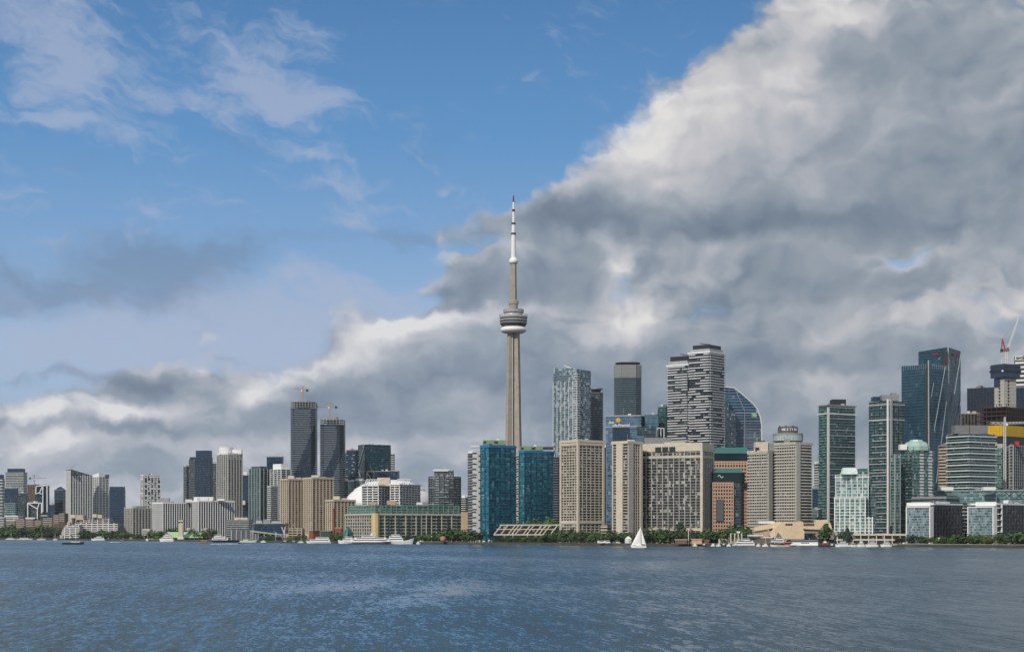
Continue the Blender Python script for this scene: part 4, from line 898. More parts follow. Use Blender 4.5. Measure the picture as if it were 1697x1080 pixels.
# ================================================================== harbour apartment complex
b = B('apartment_building', 'huge cream and glass apartment slab behind the sailboat, stepped left wing', 'apartment building', quad(1062, 1163, 1181, 1672, 20))
h = b.h(747); b.core(g_room, h); b.slabs(lgrey, 2.2, h, 2.85, 0.45, 0.5); b.piers(cream, 0, h, 6.0, 0.5, 0.9, edges=[3]); b.piers(conc, 0, h, 6.0, 1.6, 1.1, edges=[0])
b.piers(cream, 0, h, 400, 2.6, 1.4); b.slabs(cream, b.h(757.5), b.h(757), 9, 1.8, 1.0, name='cornice'); b.core(cream, b.h(733), z0=h + 0.1, poly=off(b.p, 1.0), name='attic_wall', )
Yf = b.Y
for k in range(3): b.balc(black, b.h(747.3), b.h(747), 99, 0.62 * 8, 0.5, {3: [(0.255 + 0.112 * k, 0.35 + 0.112 * k)]}, poly=off(b.p, 1.0), name='roof_opening')
b.slabs(cream, b.h(879), b.h(878), 9, 2.6, 1.2, name='belt_course'); b.pent(conc, b.h(733), b.h(730), 0.35)
b2 = B('apartment_building', 'narrower cream apartment wing with shaded right side left of the huge slab', 'apartment building', quad(1016, 1040, 1063, 1670, 40))
h = b2.h(734); b2.core(g_room, h); b2.slabs(cream, 2.2, h, 2.85, 0.7, 0.7); q3, q0 = Vector(b2.p[3]), Vector(b2.p[0])
def panel(b, mt, e, f0, f1, z0, z1, d=1.4, name='wall_panel'):
    a, c = Vector(b.p[e]), Vector(b.p[(e + 1) % 4]); dv = c - a; nn = Vector((dv.y, -dv.x)).normalized(); q = a + dv * ((f0 + f1) / 2) + nn * (d / 2 - 0.1)
    m = MB(); m.box(0, 0, 0, dv.length * (f1 - f0), d, z1 - z0); return link(name, m.mesh(name, mt), b.r, (q.x, q.y, z0), math.atan2(dv.y, dv.x))
panel(b2, cream, 3, 0.26, 0.70, 0, b2.h(757)); panel(b2, cream, 3, 0.26, 0.70, b2.h(757) + 0.1, h, 1.2); panel(b2, cream, 3, -0.01, 0.05, 0, h, 1.5); panel(b2, conc, 0, 0.0, 0.36, 0, h); panel(b2, cream, 0, 0.84, 1.01, 0, h, 1.6)  # greyer panel and piers on the right hold its shade in their colour
for f in (0.5, 0.67): panel(b2, conc, 0, f, f + 0.04, 0, h, 1.0, 'pier')
b2.parapet(cream, h - 0.6, 3.0, d=1.3); b2.pent(cream, h + 2, b2.h(730), 0.6)
# ================================================================== harbour hotel
def hotel(label, x0, xc, x1, top, Y, strip, cat='hotel'):
    b = B('hotel_tower', label, cat, quad(x0, xc, x1, Y, 38), 'twin harbour hotel towers')
    h = b.h(top); b.core(g_room2, h); b.slabs(warmw, 2.4, h, 2.95, 0.95, 0.55); panel(b, conc, 0, 0.0, strip, 0, h, 1.3)
    for k in range(8): panel(b, conc, 3, 0.10 + k * 0.12, 0.118 + k * 0.12, 0, h, 1.1, 'pier')
    b.slabs(conc, h - 2, h, 9, 2.6, 1.0, name='cornice'); return b, h
b, h = hotel('left hotel tower with plain cream roof box', 1240, 1272, 1286, 747, 1650, 0.5)
b.box(cream, 1252, 1273, 732, 747, b.Y + 10, 12); b.box(grey, 1273.3, 1298, 734, 747, b.Y + 12, 14, 'stair_house'); b.box(dark, 1256, 1268, 730, 732, b.Y + 14, 6, 'roof_plant')
b, h = hotel('right hotel tower crowned by a round glass restaurant and name drum', 1285, 1318, 1345, 733, 1625, 0.26)
Y = b.Y; cx = X(1314.5, Y) - b.c[0]; sp2 = Y / F
def ring2(name, mt, prof, n=36):
    m = MB(); m.lathe([(r_ * sp2, b.h(y_)) for r_, y_ in prof], n, cx, 14); return m.build(name, mt, b.r)
ring2('crown_stem', grey, [(20, 733), (20, 729.5)]); ring2('restaurant_floor', dark, [(23.5, 729.5), (25, 728)])
ring2('restaurant_glazing', mat('bright_restaurant_glass', (0.42, 0.52, 0.50), 0.15, 0.3, vary=0.3, scale=0.6), [(24.6, 728), (24.6, 718)]); ring2('restaurant_roof', grey, [(25.2, 718), (25.2, 715.2), (18, 714.6)])
m = MB()
for k in range(32):
    a = 2 * math.pi * k / 32; m.beam((cx + 24.8 * sp2 * math.cos(a), 14 + 24.8 * sp2 * math.sin(a), b.h(728)), (cx + 24.8 * sp2 * math.cos(a), 14 + 24.8 * sp2 * math.sin(a), b.h(718)), 0.45)
m.build('mullion', grey, b.r)
ring2('sign_drum', mat('bronze_drum', (0.09, 0.085, 0.075), 0.6), [(16.8, 714.6), (16.8, 704.2), (15, 703.6)]); m = MB()
for dx_ in (-8, -2, 5): m.beam((cx + dx_, 14, b.h(704)), (cx + dx_, 14, b.h(701 + abs(dx_) * 0.1)), 1.3)
m.build('roof_plant', dark, b.r)
rr = 16.8 * sp2 + 0.5
for k, chh in enumerate('WESTIN'):
    a = math.radians(-90 - 44 + k * 14.5); text(chh, 3.3, (cx + rr * math.cos(a), 14 + rr * math.sin(a), b.h(711)), a + math.pi / 2, signw, b.r, 'sign_letter', 0.2, 0.04)
# hotel podium
b = B('hotel_podium', 'angular cream podium with sloping roofs at the foot of the hotel towers', 'podium', quad(1250, 1372, 1382, 1590, 6, 30))
Y = 1588.0; sand = mat('sandstone_render', (0.60, 0.47, 0.32), 0.9)
profile(b, sand, [(1289, 893), (1333, 893), (1333, 880), (1321, 864), (1296, 864), (1284, 874), (1276, 886), (1280, 893)], Y, 24, 'wall')
profile(b, sand, [(1250, 874), (1297, 864), (1297, 872), (1250, 880)], Y + 6, 14, 'sloping_roof'); b.box(tan, 1250, 1288, 879, 893, Y + 8, 14, 'wall'); b.box(offw, 1241, 1265, 885.5, 888, Y - 12, 10, 'canopy')
profile(b, sand, [(1328, 876), (1380, 878), (1376, 866), (1321, 863)], Y + 6, 16, 'sloping_roof'); b.box(mat('grey_brown_stone', (0.26, 0.22, 0.18), 0.9), 1333, 1382, 877, 893, Y + 8, 14, 'wall')  # right-hand wall in its own grey-brown stone
for k in range(6): b.box(black, 1332 + k * 3.0, 1334 + k * 3.0, 867, 870, Y + 5.2, 1.0, 'skylight'); b.box(black, 1331 + k * 3.0, 1333 + k * 3.0, 862.5, 865, Y + 5.2, 1.0, 'skylight')
for k in range(3): b.box(black, 1302 + k * 4, 1305 + k * 4, 867, 870, Y - 0.5, 0.8, 'window')
b.box(dkblue, 1334, 1352, 883, 885, Y - 2, 9, 'canopy'); b.box(dkblue, 1336, 1339, 885, 893, Y - 2, 2, 'column'); b.box(offw, 1257, 1284, 863, 867, Y + 20, 10, 'roof_house')
b.box(sand, 1352, 1371, 861, 868, Y + 24, 12, 'roof_house'); b.box(black, 1352.5, 1366, 866, 868, Y + 23.3, 0.5, 'roof_louvre')
m = MB(); loc = lambda x, y, d=0: (X(x, Y) - b.c[0], Y + d - b.c[1], Z(y, Y) - b.z0); m.taper([loc(1282, 893, -8)[:2], loc(1302, 893, -8)[:2], loc(1302, 893, 2)[:2], loc(1282, 893, 2)[:2]], 0, [loc(1288, 0, -4)[:2], loc(1289, 0, -4)[:2], loc(1289, 0, -3)[:2], loc(1288, 0, -3)[:2]], b.h(882, Y)); m.build('tent_roof', brown, b.r)
# ================================================================== east group
b = B('condo_tower', 'dark green-black balconied tower with square cap right of the hotel', 'condo tower', quad(1357, 1371, 1417, 1790, 50))
h = b.h(672); b.core(g_teal, h); b.slabs(sgrey, 3, h, 3.0, 0.5, 0.9); panel(b, offw, 0, -0.01, 0.05, 0, h - 2, 1.6, 'edge_strip'); b.bands(g_green, 3, h - 3, 3.0, 1.4, 1.3, 2.5, 0.6, edges=[3], nv=4, seed=3)
b.bands(lgrey, 3, h, 3.0, 1.0, 1.6, 4, 0.5, edges=[1], nv=3); b.bands(lgrey, 6, h, 6.0, 0.9, 1.2, 12, 0.8, edges=[0], nv=4, seed=2); b.box(black, 1379, 1402, 661.5, 672, b.Y + 16, 14); b.slabs(offw, h - 9, h - 7, 8, 1.0, 1.4, name='cornice'); b.parapet(grey, h, 1.2, d=1.2)
b = simple('condo_tower', 'thin blue balconied block squeezed behind the dark balconied tower', 'condo tower', quad(1349, 1356, 1360, 2100, 35), 769, g_grey, None, offw, (3.2, 1.0, 1.0))
simple('office_block', 'low dark block between hotel podium and dark balconied tower', 'office block', quad(1346, 1357, 1361, 1900, 25), 810, g_navy, None)
simple('low_building', 'teal glass low block behind the hotel podium', 'low building', quad(1344, 1356, 1362, 1760, 25), 845, g_green, None, grey, (4, 0.6, 0.5))
# white grid glass block
b = B('condo_block', 'white-gridded pale green glass block with white tent-like roof box', 'condo block', quad(1383, 1449, 1452, 1595, 12, 24))
h = b.h(785); Y = b.Y; g_wg = fac('pale_green_glass', (0.04, 0.11, 0.11), (0.22, 0.38, 0.36), 2.0, 3.0, 0.16, (0.3, 0.42, 0.38), 0.16, (0.55, 0.62, 0.58), met=0.3)
q = quad(1385, 1439, 1442, 1600, 10, 22); b.core(g_wg, h, poly=b.L(q)); wl = b.L(q)
b.piers(offw, 0, h, 5.4, 0.7, 0.8, edges=[3], poly=wl); b.slabs(offw, 3, h, 3.0, 0.35, 0.4, poly=wl); b.slabs(white, h - 3, h, 8, 0.8, 0.9, poly=wl, name='cornice')
q = quad(1440.5, 1443, 1451, 1604, 40); wl2 = b.L(q); b.par = b.core(g_green, b.h(803), poly=wl2, name='side_wing'); b.slabs(lgrey, 3, b.h(803), 3.0, 0.4, 0.6, poly=wl2); b.par = b.r
q = quad(1383.5, 1434, 1436, 1592, 10, 8); wl3 = b.L(q); b.par = b.core(g_wg, b.h(824), poly=wl3, name='front_wing'); b.piers(white, 0, b.h(824), 5.2, 0.8, 0.8, edges=[3], poly=wl3); b.slabs(white, 3, b.h(824), 3.0, 0.5, 0.6, poly=wl3); b.slabs(white, b.h(825), b.h(824), 8, 0.8, 0.9, poly=wl3, name='cornice'); b.par = b.r
q = quad(1434.5, 1446, 1447, 1591, 10, 8); wl3 = b.L(q); b.par = b.core(g_wg, b.h(856), poly=wl3, name='front_wing'); b.piers(white, 0, b.h(856), 4, 0.8, 0.8, edges=[3], poly=wl3); b.slabs(white, 3, b.h(856), 3.0, 0.5, 0.6, poly=wl3); b.par = b.r
m = MB(); loc = lambda x, d: (X(x, Y) - b.c[0], d)
m.taper([loc(1398, -6), loc(1424, -6), loc(1424, 6), loc(1398, 6)], h, [loc(1401, -4), loc(1421, -4), loc(1421, 4), loc(1401, 4)], b.h(774)); m.build('mechanical_penthouse', mat('pale_green_metal', (0.55, 0.66, 0.62), 0.5), b.r); b.box(g_green, 1424.5, 1438, 776, 800, b.Y + 14, 10, 'roof_house')
# tall white-spined tower
b = B('condo_tower', 'tall teal tower with full-height white spine left of the faceted bank tower', 'condo tower', quad(1441, 1474, 1497, 1725, 40))
h = b.h(664); b.core(g_teal, h); b.slabs(sgrey, 3, h, 3.0, 0.45, 0.8); panel(b, offw, 3, 0.92, 1.0, 0, b.h(661), 1.8, 'white_spine'); panel(b, lgrey, 0, 0.0, 0.13, 0, b.h(661), 1.8, 'white_spine'); b.bands(lgrey, 3, b.h(690), 3.0, 1.0, 1.3, 3.5, 0.5, edges=[2, 3], nv=5, seed=6)
b.piers(dark, 0, h, 7, 0.6, 0.7); b.box(g_navy, 1447, 1459, 657, 664, b.Y + 14, 12, 'mechanical_penthouse'); b.box(grey, 1462, 1490, 654, 664, b.Y + 16, 14, 'mechanical_penthouse'); b.box(grey, 1478, 1486, 650.5, 654, b.Y + 18, 8, 'roof_plant'); b.slabs(offw, b.h(670), b.h(669), 9, 0.7, 1.2, name='cornice'); b.slabs(offw, b.h(695), b.h(694), 9, 0.7, 0.9, name='belt_course')
# domed-top green tower
b = B('condo_tower', 'pale green stepped tower with faceted domed top before the bank tower', 'condo tower', quad(1476, 1494, 1546, 1650, 48))
h = b.h(745); q = quad(1490, 1512, 1547, 1655, 45); wl = b.L(q); b.core(g_green, h, poly=wl); b.slabs(sgrey, 3, h, 3.0, 0.5, 0.7, poly=wl); b.bands(dark, 3, b.h(762), 3.0, 1.3, 1.0, 5, 0.8, edges=[3], poly=wl, nv=4)
for f in (0.35, 0.75): b.balc(offw, 3, b.h(747), 3.0, 1.6, 0.9, {0: [(f, f + 0.16)]}, poly=wl, name='white_bay')
ql = b.L(quad(1476, 1483, 1491.5, 1648, 45)); b.par = b.core(g_green, b.h(752), poly=ql, name='side_wing'); b.slabs(lgrey, 3, b.h(752), 3.0, 0.4, 0.6, poly=ql); b.piers(lgrey, 0, b.h(752), 5, 0.6, 0.7, poly=ql); b.par = b.r
cq = (sum(p[0] for p in wl) / 4, sum(p[1] for p in wl) / 4); r0 = (X(1541, b.Y) - X(1495, b.Y)) / 2
m = MB(); m.lathe([(r0 * 0.95, h), (r0 * 0.95, b.h(738)), (r0 * 0.74, b.h(731)), (r0 * 0.5, b.h(729.5)), (r0 * 0.45, b.h(727)), (r0 * 0.2, b.h(726.5))], 8, *cq); m.build('domed_roof', mat('pale_green_roof', (0.30, 0.42, 0.39), 0.35), b.r); b.box(white, 1492, 1503, 736, 745, b.Y + 10, 8, 'roof_house')
b.piers(mat('pale_green_roof2', (0.40, 0.50, 0.47), 0.5), h, b.h(738), 5, 0.7, 0.9, poly=off(wl, -3), name='roof_rib')
# faceted bank tower
def facet_tower(name, label, q, ztop, gl, n_v, amp, group, tops=None, seed=1):
    b = B(name, label, 'office tower', q, group); h = b.h(ztop); m = MB(); P = b.p; n = len(P)
    hs = [b.h(t) for t in tops] if tops else [h] * n
    for i in range(n):
        a, c = Vector(P[i]), Vector(P[(i + 1) % n]); dv = c - a; nn = Vector((dv.y, -dv.x)).normalized(); za, zc = hs[i], hs[(i + 1) % n]
        def pt(f, k, o=0.0):
            z = (za + (zc - za) * f) * k; p = a + dv * f + nn * o; return (p.x, p.y, z), (f * dv.length, z)
        for k in range(n_v):
            k0, k1 = k / n_v, (k + 1) / n_v; km = (k0 + k1) / 2
            A, Bq, Cq, Dq, M = pt(0, k0), pt(1, k0), pt(1, k1), pt(0, k1), pt(0.5 + (0.18 if k % 2 else -0.18), km, amp if k % 2 else -amp)
            for u_, v_ in ((A, Bq), (Bq, Cq), (Cq, Dq), (Dq, A)): m.face([u_[0], v_[0], M[0]], [u_[1], v_[1], M[1]])
    m.face([(x, y, hs[i] - 3) for i, (x, y) in enumerate(P)]); m.build('glazing', gl, b.r); return b, h
g_bank = fac('bank_glass', (0.010, 0.045, 0.075), (0.022, 0.075, 0.11), 3.0, 4.2, 0.12, (0.03, 0.08, 0.11), 0.02, (0.1, 0.2, 0.24), met=0.35, tilt=0.02)
b, h = facet_tower('office_tower', 'faceted dark teal bank tower, lower front half with white diagonals', quad(1494, 1538, 1571, 2290, 40), 604, g_bank, 4, 2.0, None, (604, 606, 604, 602))
Y = b.Y
def dline(b, pts, Y, w=1.3, mt=None, name='diagonal_fin', nudge=0):
    m = MB()
    for (x0, y0, d0), (x1, y1, d1) in pts: m.beam((X(x0, Y + d0) - b.c[0], d0 + Y - b.c[1], Z(y0, Y + d0) - b.z0), (X(x1, Y + d1) - b.c[0], d1 + Y - b.c[1], Z(y1, Y + d1) - b.z0), w)
    return m.build(name, mt or lgrey, b.r)
def faceline(b, e, pts, w=0.75, mt=None, name='diagonal_fin', out=2.6):
    """fins laid on one face of a building; each point is a picture column and row met on that face"""
    A = Vector(b.p[e]) + Vector(b.c); C_ = Vector(b.p[(e + 1) % 4]) + Vector(b.c); dv = C_ - A; nn = Vector((dv.y, -dv.x)).normalized(); m = MB()
    for p0, p1 in pts:
        Q = []
        for (px, py) in (p0, p1):
            k = (px - CX) / F; t = (k * A.y - A.x) / (dv.x - k * dv.y); q = A + dv * t + nn * out; Q.append((q.x - b.c[0], q.y - b.c[1], Z(py, q.y) - b.z0))
        m.beam(Q[0], Q[1], w)
    return m.build(name, mt or lgrey, b.r)
dline(b, [((1538.5, 597, -1.5), (1539, 800, -1.5))], Y, 1.6, name='corner_fin'); dline(b, [((1536, 606, -1), (1536, 800, -1))], Y, 2.5, dark, 'corner_recess')
faceline(b, 0, [((1564, 608), (1545.5, 713))]); faceline(b, 0, [((1566, 665), (1549, 800))], 0.6); faceline(b, 0, [((1545, 634), (1541, 658))], 0.5); faceline(b, 0, [((1567, 720), (1563, 800))], 0.6)
b.piers(lgrey, h - 6, h + 1, 4, 0.4, 0.4, name='screen_post')
b, h = facet_tower('office_tower', 'tallest faceted teal bank tower with notched crown and red sign', quad(1522, 1571, 1592, 2345, 26), 579, g_bank, 5, 1.6, None, (575, 578, 579, 579))
Y = b.Y; dline(b, [((1571, 574, -1), (1572.5, 800, -1))], Y, 1.6, name='corner_fin'); faceline(b, 0, [((1590, 584), (1573, 690))], 0.8); faceline(b, 0, [((1590, 660), (1575, 770))], 0.6)
dline(b, [((1565.5, 582, -1.2), (1565.5, 800, -1.2))], Y, 7.0, dark, 'notch'); redsign = mat('red_sign', (0.30, 0.01, 0.04), 0.5)
C, Rr = Vector(b.p[3]), Vector(b.p[0]); ang = math.atan2((Rr - C).y, (Rr - C).x); dirv = (Rr - C).normalized(); nrm = Vector((dirv.y, -dirv.x)); q = C + (Rr - C) * 0.50 + nrm * 1.6
text('CIBC', 4.6, (q.x, q.y, b.h(587.5)), ang, redsign, b.r, 'sign_lettering', 0.3, 0.1)
C, Rr = Vector(b.p[0]), Vector(b.p[1]); ang = math.atan2((Rr - C).y, (Rr - C).x); dirv = (Rr - C).normalized(); nrm = Vector((dirv.y, -dirv.x)); q = C + (Rr - C) * 0.35 + nrm * 1.6
text('CIBC', 4.6, (q.x, q.y, b.h(588)), ang, redsign, b.r, 'sign_lettering', 0.3, 0.1)
# brown small slab, striped tower
b = simple('apartment_block', 'brown and cream slab wedged between bank tower and the white-striped tower', 'apartment block', quad(1556, 1569, 1573, 1960, 25), 739, g_room2, None, beige, (3.6, 1.5, 0.9), (brown, 7, 1.0, 1.0)); b.pent(brown, b.H, b.h(736), 0.8)
b = B('condo_tower', 'glassy tower with even pale balcony stripes right of the bank tower', 'condo tower', quad(1571, 1606, 1649, 1755, 42))
h = b.h(718); b.core(g_teal, h); b.slabs(offw, 3, h + 1, 6.0, 1.1, 1.6, name='balcony_band'); b.slabs(lgrey, 6, h, 6.0, 0.5, 0.8); b.box(podm, 1582, 1606, 704.5, 718, b.Y + 10, 14); b.box(podm, 1607, 1637, 704.5, 718, b.Y + 11, 14)
b = B('office_tower', 'wide black slab tower behind the unfinished concrete core', 'office tower', quad(1603, 1646, 1649, 2560, 15, 40)); h = b.h(641.5); b.core(fac('black_glass', (0.004, 0.010, 0.022), (0.012, 0.025, 0.045), 1.6, 3.6, 0.15, (0.012, 0.02, 0.035), 0.01, (0.05, 0.07, 0.1), met=0.2), h); b.piers(black, 0, h, 5, 0.5, 0.4); b.box(dark, 1622, 1629, 639, 642, b.Y + 12, 10, 'roof_plant')
b = simple('office_block', 'ribbed tan block under the black slab tower', 'office block', quad(1594, 1620, 1623, 2470, 20), 685, g_room2, None, None, None, (tan, 5, 2.2, 0.8)); b.parapet(tan, b.H - 1, 2.5, d=1.0)
# concrete core under construction
b = B('unfinished_tower', 'raw concrete lift core topped by dark formwork under the luffing crane', 'unfinished tower', quad(1648, 1664, 1684, 2160, 45))
h = b.h(626); b.core(conc, h, name='concrete_core'); b.slabs(grey, 8, h, 4.2, 0.35, 0.15, name='pour_joint'); b.balc(black, 6, h - 3, 4.2, 2.6, 0.3, {3: [(0.45, 0.62)], 0: [(0.3, 0.42)]}, name='core_opening')
b.core(dkblue, b.h(603), z0=b.h(625), poly=off(b.p, 3.5), name='formwork'); b.core(black, b.h(612), z0=b.h(616), poly=off(b.p, 4.4), name='work_deck'); b.core(dark, b.h(606), z0=b.h(608), poly=off(b.p, 4.2), name='work_deck')
panel(b, dkblue, 3, 0.0, 0.55, b.h(640), b.h(626), 0.9, 'blue_screen'); b.box(white, 1660, 1663, 613, 615.5, b.Y - 5.2, 0.6, 'formwork_sign')
m = MB(); m.beam((-6, 0, b.h(603)), (-4, 0, b.h(594)), 0.7); m.build('concrete_boom', offw, b.r)
# luffing crane
def luffing(label, px, ybase, ymast, Y, tip, col, cx2=None):
    zb = Z(ybase, Y); r = thing('luffing_crane', label, 'crane', (X(px, Y), Y, zb)); H = Z(ymast, Y) - zb; w = 2.0
    m = MB()
    for a in (-1, 1):
        for c in (-1, 1): m.beam((a * w / 2, c * w / 2, 0), (a * w / 2, c * w / 2, H), 0.7)
    for k in range(int(H / 2.5)):
        for c in (-1, 1): m.beam((-w / 2 * (1 if k % 2 else -1), c * w / 2, k * 2.5), (w / 2 * (1 if k % 2 else -1), c * w / 2, k * 2.5 + 2.5), 0.3)
    m.build('mast', col, r)
    m = MB(); m.box(-1, 0, H, 9, 3, H + 2.8); m.box(2, 0, H + 2.8, 2.4, 2.2, H + 5); m.build('machine_deck', dullred, r); m = MB(); m.box(-6, 0, H - 1, 2.5, 3, H + 3.2); m.build('counterweight', dark, r)
    T_ = Vector((X(tip[0], Y) - X(px, Y), 0, Z(tip[1], Y) - zb)); A_ = Vector((2, 0, H + 3)); d = T_ - A_; u = d.normalized(); s1 = Vector((-u.z, 0, u.x)) * 0.8; m = MB()
    for c in (s1, -s1):
        for yy in (-0.7, 0.7): m.beam(A_ + c + Vector((0, yy, 0)), T_ + c * 0.3 + Vector((0, yy, 0)), 0.65)
    n = max(5, int(d.length / 3))
    for k in range(n): m.beam(A_ + d * (k / n) + s1 * (1 if k % 2 else -1), A_ + d * ((k + 1) / n) + s1 * (-1 if k % 2 else 1), 0.6)
    m.build('jib', offw, r)
    m = MB(); top = Vector((-5, 0, H + 16)); m.beam((-1.5, 0, H + 3), top, 1.6); m.beam((-6, 0, H + 2.5), top, 1.2); m.build('a_frame', dullred, r); m = MB(); m.beam(top, A_ + d * 0.9, 0.22); m.build('tie_cable', grey, r)
    return r
luffing('red and white luffing crane standing on the concrete core formwork', 1667.5, 603, 582, 2162, (1688, 526), offw)
# steel frame podium with yellow wrap
b = B('unfinished_building', 'dark steel frame floors under construction above the yellow wrapped storeys', 'unfinished building', quad(1619, 1668, 1735, 2010, 25))
for y_ in (672, 679, 686, 694, 702): b.slabs(mat('rust_steel', (0.03, 0.013, 0.012), 0.8), b.h(y_) - 2, b.h(y_) - 1.9, 9, 1.4, -3.0 if y_ < 680 else 0.0, name='steel_floor')
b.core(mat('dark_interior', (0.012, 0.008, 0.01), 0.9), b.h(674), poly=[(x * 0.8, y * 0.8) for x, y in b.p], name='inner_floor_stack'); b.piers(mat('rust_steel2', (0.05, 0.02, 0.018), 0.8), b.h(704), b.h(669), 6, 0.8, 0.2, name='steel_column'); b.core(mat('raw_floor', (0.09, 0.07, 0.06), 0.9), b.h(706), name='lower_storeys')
b = B('unfinished_building', 'construction block wrapped in bright yellow sheeting behind the striped tower', 'unfinished building', quad(1638, 1662, 1740, 1930, 30))
h = b.h(736); b.core(g_room2, h, name='lower_storeys'); b.slabs(lgrey, 3, h - 3, 3.4, 0.6, 0.9); b.piers(conc, 0, b.h(738), 6.5, 0.8, 0.9); b.core(yellow, b.h(704), z0=b.h(722), poly=off(b.p, 0.8), name='yellow_sheeting'); b.core(black, b.h(722.2), z0=h, poly=off(b.p, 0.2), name='dark_storey'); b.piers(mat('dark_yellow', (0.36, 0.22, 0.01), 0.7), b.h(722), b.h(704), 4, 0.25, 1.1, name='sheeting_fold')
b = simple('condo_block', 'cream-topped green glass slice below the yellow sheeting', 'condo block', quad(1646, 1661, 1664, 1850, 25), 743, g_green, None, grey, (3, 0.6, 0.5)); b.core(conc, b.h(735), z0=b.H + 1.3, poly=off(b.p, 0.3), name='attic_wall')
b = simple('unfinished_building', 'raw concrete floor grid at the far right below yellow sheeting', 'unfinished building', quad(1674, 1679, 1760, 1840, 20), 738, fac('raw_dark', (0.008, 0.008, 0.01), (0.03, 0.025, 0.02), 3, 3.2, 0, (0, 0, 0), 0.05, (0.2, 0.18, 0.15), met=0.0, rough=0.6), None, lgrey, (3.3, 0.6, 0.8), (lgrey, 6, 0.5, 0.9))
for k, (a, c) in enumerate(((1677, 734), (1684, 731))): b.box(red if k else dark, a, a + 5, c, 738, b.Y + 2, 6, 'roof_plant')
crane('white mast crane with red head and long lattice jib before yellow sheeting', 1665, 812, 701, 1835, 20, 45, 1.5, offw)
# bank tower with green sign at the far right
b = B('office_tower', 'white striped bank tower with green and red sign cut by right edge', 'office tower', quad(1681, 1725, 1740, 2620, 15)); h = b.h(588); b.core(black, h, name='glazing'); b.slabs(offw, 6, b.h(596), 6.9, 3.2, 0.5, name='white_band'); b.core(offw, h + 0.5, z0=b.h(595), poly=off(b.p, 0.5), name='attic_wall'); panel(b, dark, 3, 0, 0.03, b.h(610), h, 1.4, 'corner_strip')
C, Rr = Vector(b.p[3]), Vector(b.p[0]); ang = math.atan2((Rr - C).y, (Rr - C).x); q = C + (Rr - C) * 0.05; text('BMO', 5.6, (q.x, q.y - 1.4, b.h(593)), ang, mat('green_sign', (0.02, 0.13, 0.12), 0.5), b.r, 'sign_lettering', 0.3, 0.1)
m = MB(); q = C + (Rr - C) * 0.375
m.lathe([(3.0, -0.3), (3.0, 0.3)], 16); o = m.build('sign_roundel', redsign, b.r, (q.x, q.y - 1.0, b.h(591))); o.rotation_euler = (math.radians(90), 0, ang)
simple('office_block', 'black low slab between the concrete core and far right bank tower', 'office block', quad(1683, 1740, 1745, 2500, 15), 640, g_navy, None, None, None, (black, 6, 0.6, 0.4))
# ================================================================== quay glass buildings at right
b = B('glass_building', 'long pale teal glass quay building with two white roof boxes', 'office building', quad(1523, 1760, 1765, 1680, 4, 30))
h = b.h(812); b.core(fac('quay_glass', (0.03, 0.10, 0.10), (0.14, 0.27, 0.27), 3.0, 3.6, 0.14, (0.16, 0.26, 0.25), 0.12, (0.36, 0.46, 0.45), met=0.3, mw=0.2, mc=(0.1, 0.16, 0.16)), h); b.slabs(lgrey, 3.5, h, 3.8, 0.4, 0.7); b.parapet(lgrey, h, 1.0, d=1.0); b.box(white, 1558, 1580, 806.5, 812, b.Y + 10, 10, 'roof_box'); b.box(white, 1630, 1650, 806.5, 812, b.Y + 9, 10, 'roof_box')
Y = b.Y
dl = [(1664, 814), (1676, 826), (1676, 814), (1688, 826)]
m = MB()
for (xa, ya), (xb, yb) in (((1664, 814), (1680, 828)), ((1680, 814), (1664, 828)), ((1680, 814), (1696, 828)), ((1696, 814), (1680, 828))): m.beam((X(xa, Y) - b.c[0], Y - b.c[1] - 1, b.h(ya, Y)), (X(xb, Y) - b.c[0], Y - b.c[1] - 1, b.h(yb, Y)), 0.7)
m.build('cross_brace', dark, b.r)
b = simple('office_block', 'grey stepped terrace block in front of the long teal quay building', 'office block', quad(1512, 1568, 1590, 1630, 25), 824, g_dark, None, lgrey, (3.4, 0.7, 0.8))
